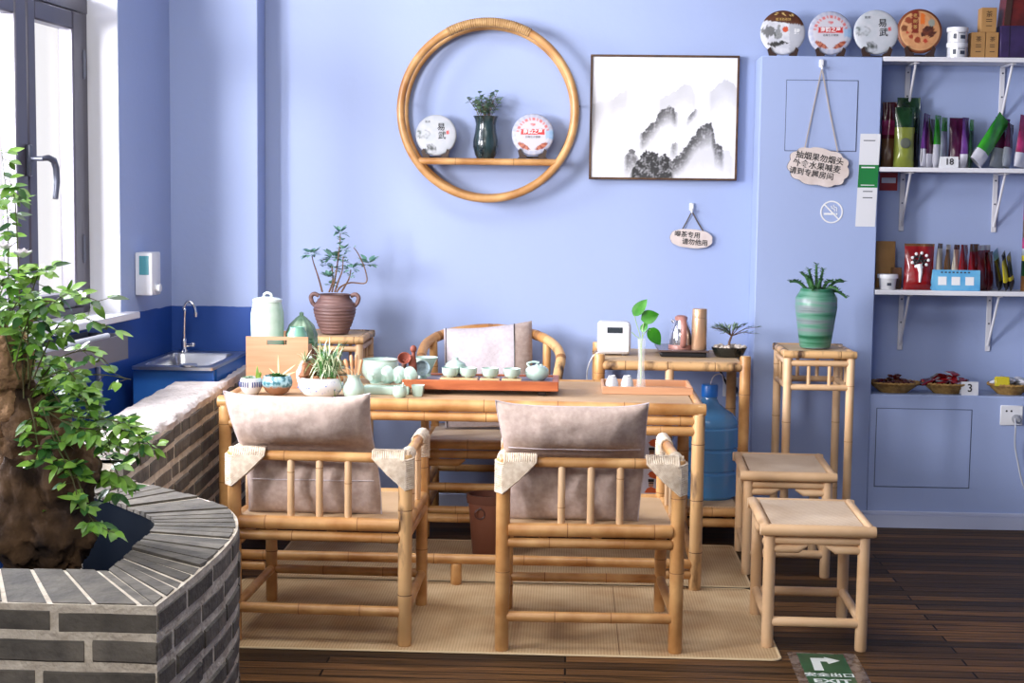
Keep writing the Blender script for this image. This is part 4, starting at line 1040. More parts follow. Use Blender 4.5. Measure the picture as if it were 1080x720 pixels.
# pillow on the horseshoe chair
fpil = thing('pillow', 'pale pillow with a taupe end leaning in the horseshoe chair', 'pillow', (0, 0, 0)); mb = MB()
def q3(p): return ony(*p)
A0, B0, C0, D0 = (q3((470, 400, 6.29)), q3((562, 400, 6.31)), q3((561, 338, 6.42)), q3((468, 346, 6.40)))
base = .0; n = 40
for side in (-1, 1):
    o = len(mb.v)
    for j in range(n+1):
        for i in range(n+1):
            u, v_ = i/n, j/n; p = A0.lerp(B0, u).lerp(D0.lerp(C0, u), v_); e = max(0, 1-abs(2*u-1)**3)*max(0, 1-abs(2*v_-1)**3)
            nn = V((0, -.9, .35)).normalized()
            p = p+nn*(-side*.065*e**.55+ (mnoise.noise(V((u*4, v_*4, side)))*.01*e)); p.z -= .012*math.sin(PI*u)*v_
            mb.v.append(p)
    for j in range(n):
        for i in range(n):
            p = o+j*(n+1)+i; f_ = [p, p+1, p+n+2, p+n+1]; mb.f.append(f_ if side < 0 else f_[::-1]); mb.m.append(1 if i >= n*.80 else 0)
zlow = min(v_.z for v_ in mb.v); dz = H_+.004-zlow
def slide(v_):       # lengthen towards the seat so that it rests there
    t = (v_.z-zlow)/(C0.z-zlow); return V((v_.x, v_.y, v_.z+dz*max(0, 1-t)**3.0))
mb.v = [slide(v_) for v_ in mb.v]; mb.build('cover', ['linen_light', 'linen'], fpil, angle=80)
fr_ = mb.v; sm = MB(); i0 = int(n*.80); sm.tube([fr_[j*(n+1)+i0]+V((0, -.002, 0)) for j in range(n+1)], .002, 6); sm.tube([fr_[j*(n+1)+1]+V((0, -.002, 0)) for j in range(n+1)], .002, 6); sm.build('piping', 'black', fpil)

# straw mats, waste bin, floor sign
woven('floor_mat', srgb(226,202,160), srgb(160,124,82), 52, 52, ax=(0, 0), bump=.2, rough=.75)
mat('mat_edge', srgb(212,188,148), rough=.8)
def floormat(label, x0, x1, y0, y1, z, th, r, seam=None):
    t = thing('straw_mat', label, 'mat', ((x0+x1)/2, (y0+y1)/2, z)); a, b = (x1-x0)/2, (y1-y0)/2
    nx, ny = 60, 30; k = MB(); vs = []
    def zz(x, y): return th+.0018*max(0, mnoise.noise(V((x*3, y*3, label.__len__()))))+.0008
    o_ = rrect(a-.012, b-.012, r); k.add([(p[0], p[1], 0) for p in o_]+[(p[0], p[1], th) for p in o_], [list(range(len(o_)))[::-1], [len(o_)+i for i in range(len(o_))]]+[[i, (i+1) % len(o_), len(o_)+(i+1) % len(o_), len(o_)+i] for i in range(len(o_))])
    k.build('weave', 'floor_mat', t)
    o1 = [V((p[0], p[1], th*.55)) for p in rrect(a-.008, b-.008, r)]
    e = MB().tube(o1, .005, 8, closed=True)
    for v_ in e.v: v_.z = max(.0004, v_.z*.8)
    e.build('bound_edge', 'mat_edge', t)
    if seam is not None: MB().b2(seam-t.location.x-.0012, seam-t.location.x+.0012, -b+.02, b-.02, th, th+.0006).build('fold_line', mat('fold_brown', srgb(120,92,62), rough=.9), t)
    return t
floormat('straw mat nearest to us under both armchairs', -1.16, .655, 4.455, 5.30, .0005, .004, .03, onz(648, 640).x)
floormat('straw mat under the tea table reaching the rack', -1.10, .665, 5.315, 5.972, .0005, .0035, .02)
for c_, nm in (('waste_bin', 0),):
    p = onz(513, 588); t = thing('waste_bin', 'brown plastic waste bin with ring handles under the tea table', 'bin', (p.x+.01, 5.72, .005)); q = 5.72/1600
    hb = .235
    MB().lathe([(.001, 0), (.062, 0), (.066, .004), (.083, hb-.03), (.085, hb-.03), (.088, hb-.012), (.088, hb), (.082, hb), (.080, hb-.02), (.062, .008), (.001, .008)], seg=40, sx=1.0, sy=.8).build('bin_body', mat('bin_brown', srgb(116,70,52), rough=.4), t)
    MB().tube([(-.035+.019*math.cos(i*2*PI/24), -.062, hb-.065+.019*math.sin(i*2*PI/24)) for i in range(24)], .003, 8, closed=True).tube([(-.035, -.058, hb-.045), (-.035, -.067, hb-.043)], .005, 8).build('ring_handle', mat('bin_dark', srgb(74,42,34), rough=.4), t)
    bagm = MB().lathe([(.0885, hb-.03), (.0905, hb-.012), (.0895, hb+.003), (.080, hb+.003), (.078, hb-.02)], seg=40, sx=1, sy=.81, fn=lambda a, z, r: r*(1+.01*math.sin(a*17)))
    bagm.build('bin_liner', mat('liner_brown', srgb(96,60,48), rough=.25), t)
TL = onz(840, 689); TR = onz(889, 690.5); BL = onz(851, 720); sgx = (TR-TL).length; X = (TR-TL).normalized(); dn_ = (BL-TL); dn_ = (dn_-X*dn_.dot(X)); Yd = -dn_.normalized(); X = V((-Yd.y*-1, 0, 0)) if 0 else X
SL = .30
fs_ = thing('exit_sign', 'green exit floor sign stuck to the dark planks near the front stool', 'sign', TL+V((0, 0, .001)))
def sq(u0, u1, v0, v1, z, mb, mi=0): mb.add([X*u0-Yd*v1+V((0, 0, z)), X*u1-Yd*v1+V((0, 0, z)), X*u1-Yd*v0+V((0, 0, z)), X*u0-Yd*v0+V((0, 0, z))], [[0, 1, 2, 3]], mi)
k = MB(); sq(-.028, sgx+.04, -.012, SL+.02, 0, k); k.build('clear_film', mat('film', srgb(118,104,96), srgb(84,68,58), rough=.25, scale=30, ramp=(.45,.55)), fs_)
k = MB(); sq(0, sgx, 0, SL, .0006, k); k.build('green_panel', mat('sign_green', srgb(30,92,60), srgb(22,74,44), rough=.3, scale=12), fs_)
mat('sign_white', (.74,.80,.76,1), rough=.4)
k = MB(); u = sgx
ar = [(.30,.030),(.66,.030),(.66,.012),(.93,.046),(.66,.082),(.66,.062),(.58,.062),(.58,.125),(.30,.125)]
vv = lambda py: -(onz(868, py)-TL).dot(Yd)
ar = [(.32, vv(694.6)), (.62, vv(694.6)), (.62, vv(693.2)), (.93, vv(696.8)), (.66, vv(700.6)), (.64, vv(698.2)), (.50, vv(698.2)), (.50, vv(707.6)), (.30, vv(707.6))]; ar = [(a_*u, b_) for a_, b_ in ar]
k.add([X*(a_-.01)-Yd*b_+V((0, 0, .0012)) for a_, b_ in ar], [[8, 7, 6, 5, 1, 0], [5, 4, 3, 2, 1]])
va = -(onz(868, 712.3)-TL).dot(Yd); vb = -(onz(868, 718.2)-TL).dot(Yd)
k.build('arrow', 'sign_white', fs_); k = MB(); k.text('安全出口', .036, X*(u*.50)-Yd*va+V((0, 0, .0006)), X*1.02, Yd, lift=.0007, thick=.0010); k.build('chinese_lettering', 'sign_white', fs_); k = MB(); k.text('EXIT', .046, X*(u*.50)-Yd*(vb+.004)+V((0, 0, .0006)), X*1.15, Yd, lift=.0007, thick=.0014)
k.build('sign_lettering', 'sign_white', fs_)
# ------------------------------------------------------------------ things on the tea table
def at(px, py, z): return onz(px, py, z)
def pot(name, label, cat, p, prof, mats, part='pot_body', seg=36, mis=None, fn=None, sx=1, sy=1, group=None):
    t = thing(name, label, cat, p, 0, group); MB().lathe(prof, seg=seg, mis=mis, fn=fn, sx=sx, sy=sy).build(part, mats, t); return t
def scale(prof, q): return [(r*q, z*q) for r, z in prof]
mat('blue_brush', srgb(40,52,110), rough=.3)
def glaze(name, c1, c2, split, c3=None):           # two glazes meeting at a wavering line
    m = bpy.data.materials.new(name); m.use_nodes = True; nt = m.node_tree; N = nt.nodes; L = nt.links; b = N['Principled BSDF']
    b.inputs['Roughness'].default_value = .2; b.inputs['Coat Weight'].default_value = .4
    tc = N.new('ShaderNodeTexCoord'); sp = N.new('ShaderNodeSeparateXYZ'); L.new(tc.outputs['Object'], sp.inputs[0]); n = N.new('ShaderNodeTexNoise')
    n.inputs['Scale'].default_value = 70; n.inputs['Detail'].default_value = 5; L.new(tc.outputs['Object'], n.inputs['Vector'])
    ma = N.new('ShaderNodeMath'); ma.operation = 'MULTIPLY_ADD'; ma.inputs[1].default_value = .03; L.new(n.outputs['Fac'], ma.inputs[0]); L.new(sp.outputs[2], ma.inputs[2])
    mr = N.new('ShaderNodeMapRange'); mr.inputs['From Min'].default_value = split+.012; mr.inputs['From Max'].default_value = split+.022; L.new(ma.outputs[0], mr.inputs['Value'])
    r = N.new('ShaderNodeValToRGB'); r.color_ramp.elements[0].color = c2; r.color_ramp.elements[1].color = c3 or c2; r.color_ramp.elements[0].position = .4; r.color_ramp.elements[1].position = .6; L.new(n.outputs['Fac'], r.inputs['Fac'])
    mx = N.new('ShaderNodeMix'); mx.data_type = 'RGBA'; mx.inputs['A'].default_value = c1; L.new(r.outputs[0], mx.inputs['B']); L.new(mr.outputs[0], mx.inputs['Factor']); L.new(mx.outputs['Result'], b.inputs['Base Color'])
    MATS[name] = m; return m
def pebbles(parent, R, z, n, sx=1, sy=1, s=.006, seed=1):
    k = MB(); rr = random.Random(seed)
    for i in range(n):
        a = rr.uniform(0, 2*PI); r = R*math.sqrt(rr.random()); k.ball((r*math.cos(a)*sx, r*math.sin(a)*sy, z+rr.uniform(-.2, .5)*s), s*rr.uniform(.6, 1.2), 8, jit=.3)
    o = k.build('pebbles', 'pebble', parent); o['kind'] = 'stuff'; return o
# striped bowl
p = at(265, 415.5, TT); q = p.y/1600
t = thing('succulent_bowl', 'small white bowl with dark blue stripes holding pale succulents on the tea table', 'plant pot', p)
prof = scale([(.01, 0), (6.5, 0), (9.5, 3), (12.3, 9), (12.5, 12.5), (11, 17.5), (10.2, 18), (9.6, 17), (10, 14.5), (.01, 14.5)], q)
MB().lathe(prof, seg=40).build('bowl', 'porcelain', t)
k = MB()
for i in range(30):
    if i % 6 == 5: continue
    a = 2*PI*i/30; rr_ = 12.6*q; pts = [V((12.25*q*1.006*math.cos(a), 12.25*q*1.006*math.sin(a), 8.6*q)), V((12.62*q*math.cos(a), 12.62*q*math.sin(a), 11*q)), V((12.3*q*1.01*math.cos(a), 12.3*q*1.01*math.sin(a), 14*q))]
    k.tube(pts, .0022, 6)
k.build('stripes', 'blue_brush', t)
def rosette(mb, c, R, n=14, m=0, up=.5):
    for i in range(n):
        a = i*2.4; e = .25+.75*i/n; mb.leaf(V(c), (math.cos(a)*e, math.sin(a)*e, up*(1.3-e)), (0, 0, 1), R*(.45+.55*i/n), R*.42, m, droop=-.12, fold=.35)
k = MB()
for (x, y, r) in ((-.018, -.012, .024), (.004, -.018, .02), (-.006, .014, .024)): rosette(k, (x, y, 16*q), r, up=.7)
for i in range(5): k.leaf((.022, -.004, 15*q), (.3*math.cos(i*1.3)+.25, .3*math.sin(i*1.3), 1), (0, 1, 0), .055 if i == 2 else .035, .012, 1, droop=.05)
k.build('succulents', ['leaf_grey', mat('leaf_yellow', srgb(150,170,60), srgb(96,130,50), rough=.45, scale=30)], t)
pebbles(t, 9.5*q, 15*q, 26, seed=3, s=.005)
# teal and brown bowl
p = at(292.5, 416, TT); q = p.y/1600
t = thing('succulent_bowl', 'round bowl glazed teal over brown holding a green succulent on the tea table', 'plant pot', p)
prof = scale([(.01, 0), (7, 0), (12, 3.5), (16, 10), (16.4, 14), (14.6, 20), (13.8, 20.6), (13, 19.5), (12.5, 17.5), (.01, 17.5)], q)
MB().lathe(prof, seg=44).build('bowl', glaze('teal_glaze', srgb(136,92,64), srgb(150,190,200), .030, srgb(60,110,120)), t)
k = MB(); rosette(k, (0, -.008, 18.5*q), .036, 22, up=.6); rosette(k, (-.018, .012, 18.5*q), .028, 14, up=.6); rosette(k, (.02, .006, 18.5*q), .026, 14, up=.6)
k.build('succulents', 'leaf_dark', t)
k = MB()
for (dx, dy, dz, L_) in ((.0, 0, 1, .085), (.7, -.1, .55, .085), (.75, .1, .28, .07), (-.5, .1, .5, .05)): k.leaf((.004, 0, 18*q), (dx, dy, dz), (0, 1, 0), L_, .006, droop=.08)
k.build('dry_blades', mat('blade_pale', srgb(222,214,170), rough=.6), t); pebbles(t, 12*q, 18*q, 30, seed=5, s=.006)
# spider plant in a white boat-shaped planter
p = at(338.5, 418, TT); q = p.y/1600
t = thing('spider_plant', 'spider plant with white striped leaves in a white planter dotted with blue', 'potted plant', p)
def planter_fn(a, z, r): 
    return r
prof = scale([(.01, 0), (14, 0), (19, 3), (24, 10), (24.6, 14), (22.5, 19), (20.5, 20.5), (19.5, 19.5), (21, 16), (.01, 16)], q)
MB().lathe(prof, seg=48, sy=.8).build('planter', 'porcelain', t)
k = MB(); rr = random.Random(5)
for i in range(26):
    a = rr.uniform(PI*1.05, PI*1.95); z = rr.uniform(5, 16)
    rad = 20.5+ (z-4)/6*3.5 if z < 10 else 24.4-(max(0, z-14))*.45
    big = rr.uniform(.8, 1.9); k.ball((rad*q*math.cos(a)*1.0, rad*q*.8*math.sin(a), z*q), .0016*big, 8, sy=.5)
for i in range(5): k.ball((22.4*q*math.cos(5.25+i*.06), 22.4*.8*q*math.sin(5.25+i*.06), (15+math.sin(i*2)*1.5)*q), .005, 8, sy=.5)
k.build('blue_dots', mat('blue_dot', srgb(80,116,190), rough=.3), t)
k = MB()
k.tube(smooth([(-22*q, 0, 16*q), (-23*q, 0, 26*q), (-18*q, .01, 36*q), (-10*q, .012, 42*q)]), [.012]*7+[.010]*6+[.006]*6, 10); 
k.build('curled_rim', 'porcelain', t)
MB().ball((-14*q, .008, 26*q), .032, 14, sz=1.25, jit=.7).ball((8*q, .0, 18*q), .022, 12, sx=1.6, jit=.6).ball((-4*q, -.02, 18*q), .015, 12, sx=1.4, jit=.6).ball((20*q, -.01, 19*q), .014, 12, jit=.6).build('rockwork', mat('rock_tan', srgb(176,122,82), srgb(120,76,50), rough=.9, scale=30, bump=.5), t)
def stripy():
    m = bpy.data.materials.new('stripe_leaf'); m.use_nodes = True; N = m.node_tree.nodes; L = m.node_tree.links; g_ = N.new('ShaderNodeNewGeometry'); r = N.new('ShaderNodeValToRGB')
    r.color_ramp.elements[0].color = srgb(60,112,44); r.color_ramp.elements[1].color = srgb(206,216,180); r.color_ramp.elements[0].position = .45; r.color_ramp.elements[1].position = .7
    L.new(g_.outputs['Random Per Island'], r.inputs['Fac']); L.new(r.outputs[0], N['Principled BSDF'].inputs['Base Color']); N['Principled BSDF'].inputs['Roughness'].default_value = .4; MATS['stripe_leaf'] = m
stripy()
k = MB(); rr = random.Random(9)
def strap(mb, b, az, L_, rise, w_, drop):
    n = 7; pts = []; d = V((math.cos(az), math.sin(az), 0)); sd = V((-math.sin(az), math.cos(az), 0)); o = len(mb.v)
    for i in range(n+1):
        s = i/n; c = V(b)+d*L_*s*(.8)+V((0, 0, rise*s*1.8-drop*s*s)); ww = w_*.5*(1-s**3)+.0003
        mb.v += [c-sd*ww, c+V((0, 0, -ww*.5)), c+sd*ww]
    for i in range(n): a_ = o+i*3; mb.f += [[a_, a_+1, a_+4, a_+3], [a_+1, a_+2, a_+5, a_+4]]; mb.m += [0, 0]
for i in range(190): strap(k, (7*q+rr.uniform(-.03, .03), rr.uniform(-.02, .02), 22*q), rr.uniform(0, 2*PI), rr.uniform(.04, .11), rr.uniform(.07, .13), .0042, rr.uniform(.08, .22))
for i in range(26): strap(k, (-17*q, .0, 36*q), rr.uniform(0, 2*PI), rr.uniform(.02, .05), rr.uniform(.02, .04), .004, rr.uniform(.02, .05))
k.build('leaves', 'stripe_leaf', t)
# tool vase
p = at(373, 419, TT); q = p.y/1600
t = pot('tool_vase', 'white crackle-glazed vase holding wooden tea tools between planter and cup rack', 'vase', p, scale([(.01, 0), (7.5, 0), (10, 2), (11.6, 7), (11, 12), (7.5, 18), (6.4, 21), (6.6, 23), (8, 25), (7.4, 25), (5.6, 22.5), (5.4, 20), (.01, 8)], q), 'celadon', 'vase_body')
tt_ = thing('tea_tools', 'bundle of pale wooden tea tools standing in the crackle-glazed vase', 'tea tools', p+V((0, 0, 0)))
for (bx, tx, ty, hz, w_) in ((-1.5, -9.5, 0, 41, 2.1), (-.5, -2.5, -2, 46, 1.9), (.8, 2.5, 2, 46, 1.7), (2, 8.5, 0, 41, 2.0)):
    a_ = V((bx*q, 0, 9*q)); b_ = V((tx*q, ty*q, hz*q)); m_ = a_.lerp(b_, .8)
    MB().tube([a_, a_.lerp(b_, .5), m_, b_.lerp(m_, .2), b_], [w_*q*.6, w_*q*.7, w_*q, w_*q, w_*q*.5], 10).build('tool', mat('tool_wood', srgb(214,166,124), srgb(190,138,96), rough=.5, scale=20), tt_)
# cup rack with cups on edge, big bowl behind
p = at(407, 416, TT); q = p.y/1600
t = thing('cup_rack', 'pale celadon rack holding upright cups on the tea table', 'cup rack', p)
k = MB(); k.box((0, .02, 4.5*q), (50*q, .06, 9*q), bev=.006, seg=2)
k.build('rack_base', 'celadon', t)
cup_prof = [(.01, 0), (4.2, 0), (4.6, .8), (7.4, 2.2), (9.2, 6), (9.6, 11), (9.2, 11.2), (8.4, 6.4), (6.5, 3.4), (.01, 2.2)]
for i, x in enumerate((-13, 0, 13, 24)):
    R = V((.62, .74, .25)).to_track_quat('Z', 'Y').to_matrix(); c_ = thing('tea_cup', ('leftmost', 'second from left', 'third from left', 'rightmost')[i]+' celadon cup lying on edge in the cup rack', 'cup', p+V(((x-5)*q, .02, 8.2*q+9.4*q)), 0, 'celadon cups on edge in the cup rack')
    MB().lathe(scale(cup_prof, q), seg=32, R=R).build('cup_body', 'celadon', c_)
pb = at(401, 404, TT); q = pb.y/1600
pot('wash_bowl', 'wide pale green bowl behind the cup rack', 'bowl', pb, scale([(.01, 0), (11, 0), (11, 2), (16, 5), (19.5, 12), (19.6, 22), (18.5, 24), (19, 26), (18, 26), (17.5, 23.5), (18.2, 14), (14, 6), (.01, 4)], q), 'celadon', 'bowl_body', seg=48, sy=.9)
p = at(421.5, 419, TT); q = p.y/1600
t = pot('fairness_cup', 'small pale green pitcher cup in front of the cup rack', 'cup', p, scale([(.01, 0), (5, 0), (7, 2), (7.8, 6), (7, 10.5), (6.4, 13), (5.8, 13), (6.2, 10), (6.8, 6), (.01, 2)], q), 'celadon', 'cup_body')
MB().tube([(3.6*q, -4.6*q, 11*q), (4.2*q, -6.0*q, 15*q), (4.4*q, -6.2*q, 17*q)], [1.1*q, 1.2*q, .5*q], 8).build('spout', 'celadon', t)
p = at(437, 418, TT)+V((.012, .01, 0)); q = p.y/1600
pot('square_cup', 'small squarish pale green cup beside the pitcher cup', 'cup', p, scale([(.01, 0), (5, 0), (6, 1.5), (8, 12), (7.4, 12), (5.4, 2.5), (.01, 2)], q), 'celadon', 'cup_body', seg=32, fn=lambda a, z, r: r/max(abs(math.cos(a)), abs(math.sin(a)))**.55*.9)
# wooden crate with jars
p0 = at(259.5, 409, TT); p1 = at(325, 409.5, TT); q = p0.y/1600; Wd = (p1-p0).length; Hb = .192; Db = .26
t = thing('bamboo_box', 'pale open-topped wooden box with a slot handle at the tea table\'s back left', 'box', p0, math.radians(3.0)); wd = .012
mat('box_wood', srgb(206,158,122), srgb(190,138,100), rough=.5, scale=3, stretch=(1,1,14), detail=5)
k = MB()
for (x0, x1, z0, z1) in ((0, Wd*.34, 0, Hb), (Wd*.66, Wd, 0, Hb), (Wd*.34, Wd*.66, 0, Hb-.030), (Wd*.34, Wd*.66, Hb-.012, Hb)): k.b2(x0, x1, 0, wd, z0, z1)
k.build('front_board', 'box_wood', t, smooth=False)
MB().b2(0, Wd, Db-wd, Db, 0, Hb, bev=.001).build('rear_board', 'box_wood', t)
for x in (0, Wd-wd): MB().b2(x, x+wd, wd, Db-wd, 0, Hb-.035, bev=.001).build('side_board', 'box_wood', t)
MB().b2(wd, Wd-wd, wd, Db-wd, .002, .012).build('bottom_board', 'box_wood', t)
zb_ = TT+.0125; yj = p0.y+.11
pj = ony(282, 340, yj); q = yj/1600; Hj = ony(282, 318, yj).z-zb_
t = thing('tea_jar', 'tall pale green lidded jar standing in the wooden box', 'jar', (pj.x, yj, zb_))
MB().lathe([(.001, 0), (16*q, 0), (18.5*q, .02), (18.8*q, Hj*.35), (17.2*q, Hj*.55), (17.6*q, Hj*.75), (17.4*q, Hj*.86), (15.5*q, Hj*.96), (14.5*q, Hj), (13*q, Hj), (.001, Hj-.01)], seg=40).build('jar_body', mat('jar_glaze', srgb(206,220,206), srgb(150,190,160), rough=.25, scale=9, coat=.3, ramp=(.45,.7)), t)
MB().lathe([(.001, Hj+.0), (15.5*q, Hj), (15.5*q, Hj+2.6*q), (12*q, Hj+4.0*q), (4*q, Hj+5.4*q), (.001, Hj+5.6*q)], seg=36).tube(smooth([(-4*q, 0, Hj+5*q), (-3*q, 0, Hj+8*q), (0, 0, Hj+9.5*q), (4*q, 0, Hj+8*q), (4.5*q, 0, Hj+5*q)], 4), 1.3*q, 8).build('lid', mat('pale_glaze', srgb(216,226,218), rough=.2, coat=.3), t)
ya_ = yj+.062; pa = ony(318, 350, ya_); q = ya_/1600; Ha = ony(318, 329.5, ya_).z-zb_
t = thing('lobed_jar', 'dark green and brown lobed lidded jar behind the little celadon pot in the wooden box', 'jar', (pa.x, ya_, zb_))
def lobes(a, z, r): return r*(1+.045*math.cos(a*12))
MB().lathe([(.001, 0), (12*q, 0), (15*q, .03), (16.5*q, Ha*.45), (17*q, Ha*.60), (15.4*q, Ha*.70)], seg=72, fn=lobes).build('jar_body', glaze('brown_green', srgb(110,62,42), srgb(70,110,80), Ha*.5, srgb(120,160,130)), t)
MB().lathe([(16.4*q, Ha*.62), (16.8*q, Ha*.68), (13*q, Ha*.82), (6*q, Ha*.92), (2.2*q, Ha*.96), (2.2*q, Ha), (.001, Ha+.003)], seg=72, fn=lobes).build('lid', mat('ribbed_glaze', srgb(150,176,150), srgb(80,110,88), rough=.25, scale=14, coat=.3), t)
yb2 = p0.y+.066; pb2 = ony(313.5, 350, yb2); q = yb2/1600; Hc = ony(313.5, 344.5, yb2).z-zb_
t = thing('celadon_pot', 'little celadon pot standing in front inside the wooden box', 'pot', (pb2.x, yb2, zb_))
MB().lathe([(.001, 0), (8*q, 0), (10.5*q, .03), (11.3*q, Hc*.7), (10.6*q, Hc*.88), (8*q, Hc*.95), (8*q, Hc), (7*q, Hc), (6.6*q, Hc*.9), (.001, Hc*.85)], seg=36).build('pot_body', mat('celadon_deep', srgb(140,188,166), srgb(110,166,142), rough=.2, scale=12, coat=.4), t)

# tea tray and its set
ty0 = 5.45; TZ0 = TT+.020; a = ony(424, 404, ty0); b = ony(589, 406, ty0); TZ = TZ0+.035; dt = .225
t = thing('tea_tray', 'reddish wooden tea tray on short feet near the back of the tea table', 'tray', ((a.x+b.x)/2, ty0, TT)); hx = (b.x-a.x)/2
mat('tray_wood', srgb(184,104,62), srgb(158,82,46), rough=.4, scale=4, stretch=(2,14,14), detail=5)
k = MB(); z0, z1 = .020, .055
for (x0, x1, y0, y1) in ((-hx, hx, 0, .022), (-hx, hx, dt-.022, dt), (-hx, -hx+.022, .022, dt-.022), (hx-.022, hx, .022, dt-.022)): k.b2(x0, x1, y0, y1, z0, z1, bev=.002)
k.build('rim', 'tray_wood', t)
MB().b2(-hx+.02, hx-.02, .02, dt-.02, z0+.002, z1-.006).build('slate_top', mat('slate', srgb(150,138,150), srgb(110,100,116), rough=.6, scale=40), t)
for x in (-hx+.06, hx-.06):
    for y in (.05, dt-.05): MB().b2(x-.016, x+.016, y-.016, y+.016, 0, .0205, bev=.003).build('foot', mat('foot_dark', srgb(44,30,24), rough=.5), t)
zs_ = TT+z1-.006+.0004
cup = [(.01, 0), (4.2, 0), (4.4, .7), (7.4, 2.0), (9.1, 5.2), (9.2, 10.4), (8.7, 10.5), (8.0, 6.4), (5.6, 3.2), (.01, 2.4)]
yc_ = 5.52; q = yc_/1600
cg = 'small celadon tea cups on wooden coasters'; cups = None
names = [('leftmost of the four celadon cups on the tea tray', 475), ('second from left of the four celadon cups on the tea tray', 494), ('third from left of the four celadon cups on the tea tray', 517), ('rightmost of the four celadon cups on the tea tray, next to the teapot', 540)]
for nm, px in names:
    c = ony(px, 390, yc_); co = thing('coaster', 'wooden coaster under the '+nm.split(',')[0].replace(' of the four', ' of four'), 'coaster', (c.x, yc_, zs_+.0), 0, 'coasters under the tray cups')
    MB().b2(-.036, .036, -.034, .034, 0, .0085, bev=.0015).build('coaster_block', mat('coaster_wood', srgb(222,180,132), rough=.5), co)
    t = thing('tea_cup', nm, 'cup', (c.x, yc_, zs_+.0088), 0, cg); MB().lathe(scale(cup, q), seg=36).build('cup_body', 'celadon', t)
yg = 5.595; q = yg/1600; c = ony(480.5, 385, yg)
t = thing('lidded_bowl', 'celadon lidded tea bowl on its saucer at the back of the tea tray', 'tea bowl', (c.x, yg, zs_)); h0 = ony(480, 386, yg).z-zs_; 
MB().lathe([(.001, 0), (4*q, 0), (4.2*q, .01), (12*q, .018), (12*q, .021), (.001, .016)], seg=36).build('saucer', 'celadon', t)
MB().lathe([(.001, .018), (4.5*q, .018), (5*q, .024), (10*q, h0-.02), (12.2*q, h0), (11.8*q, h0), (.001, h0-.02)], seg=40).build('bowl_body', 'celadon', t)
MB().lathe([(11.4*q, h0-.001), (10*q, h0+3.2*q), (4*q, h0+6.4*q), (3*q, h0+7*q), (3.2*q, h0+9*q), (2.4*q, h0+9.4*q), (.001, h0+9*q)], seg=40).build('lid', 'celadon', t)
yt = 5.55; q = yt/1600; c = ony(566.5, 392, yt)
t = thing('teapot', 'round pale green teapot at the right end of the tea tray', 'teapot', (c.x, yt, zs_))
MB().lathe(scale([(.01, 0), (6.5, 0), (7.5, .8), (11.5, 3.6), (13, 7.5), (12, 11.6), (9, 14.6), (8, 14.6), (7.7, 13.8), (.01, 13.8)], q), seg=40).build('pot_body', 'celadon', t)
MB().lathe(scale([(7.8, 14.2), (5, 15.4), (2, 15.9), (2, 17), (.01, 17.6)], q), seg=32).build('lid', 'celadon', t)
MB().tube(smooth([(3*q, 8*q, 9*q), (4*q, 12*q, 12*q), (4*q, 14*q, 15*q)], 4), [2.6*q]*5+[1.9*q]*4, 10).build('spout', 'celadon', t)
MB().tube(smooth([(-8*q, 3*q, 14*q), (-10.5*q, 3.5*q, 17*q), (-4*q, 5*q, 19*q), (2*q, 5*q, 18*q)], 4), 1.2*q, 8).build('handle', 'celadon', t)
# strainer set
ys_ = 5.545; q = ys_/1600; c = ony(445.5, 395, ys_)
t = thing('tea_strainer', 'celadon strainer bowl tipped on its little stand beside the red clay figurine', 'strainer', (c.x, ys_, zs_))
MB().lathe(scale([(.01, 0), (5, 0), (4, 3), (3, 5), (4, 6.5), (.01, 6.5)], q), seg=28).build('stand', 'celadon', t)
MB().lathe(scale([(.01, -2), (4, -2), (7.2, 1), (8.6, 5), (8.2, 5), (6.6, 1.4), (.01, -1)], q), (0, -1*q, 9.5*q), 36, R=Rx(1.15)).build('strainer_bowl', mat('strainer_grey', srgb(150,170,176), srgb(110,128,134), rough=.4, scale=60), t)
pf = ony(449, 386, 5.61)
t = thing('serving_bowl', 'shallow pale bowl at the back left of the tea tray behind the strainer', 'bowl', (pf.x, 5.615, zs_)); q = 5.6/1600; hb_ = ony(449, 376.5, 5.61).z-zs_
MB().lathe([(.001, 0), (6*q, 0), (5*q, .01), (9*q, hb_*.6), (13*q, hb_), (12.6*q, hb_), (8*q, hb_*.7), (.001, hb_*.5)], seg=40).build('bowl_body', 'celadon', t)
# clay figurine with a basket-like cup
yf2 = 5.505; c = ony(431, 397, yf2); q = yf2/1600
t = thing('clay_figurine', 'red-brown clay figurine with an open pot at the left end of the tea tray', 'figurine', (c.x, yf2, zs_)); mat('clay', srgb(150,78,58), srgb(110,52,38), rough=.65, scale=24, bump=.2)
b_ = MB()
b_.tube(smooth([(5*q, 0, 0), (5*q, 0, 8*q), (4*q, 0, 20*q), (5*q, 0, 27*q), (5*q, 0, 30*q)], 4), [4.5*q, 4.6*q, 4.2*q, 4*q, 4*q, 4.1*q, 4.3*q, 4.3*q, 4.2*q, 3.8*q, 3.2*q, 2.4*q, 2*q, 2*q, 2*q, 2*q, 2*q][:17], 12)
b_.ball((5*q, 0, 32.5*q), 3.6*q, 12, sz=1.15); b_.tube([(1.5*q, -2*q, 22*q), (-3*q, -3*q, 19*q), (-6*q, -3*q, 21*q)], [2*q, 1.6*q, 1.4*q], 8); b_.tube([(2*q, -2.5*q, 0), (2*q, -2*q, 12*q)], [2.4*q, 2.2*q], 8)
b_.build('figure', 'clay', t)
MB().lathe([(1*q, 0), (5*q, 5*q), (7.2*q, 9.5*q), (6.6*q, 9.6*q), (4.4*q, 5.4*q), (.001, 2*q)], (-4.0*q, 1*q, 18*q), 28, R=Rx(.95)).build('clay_pot', ['clay'], t)
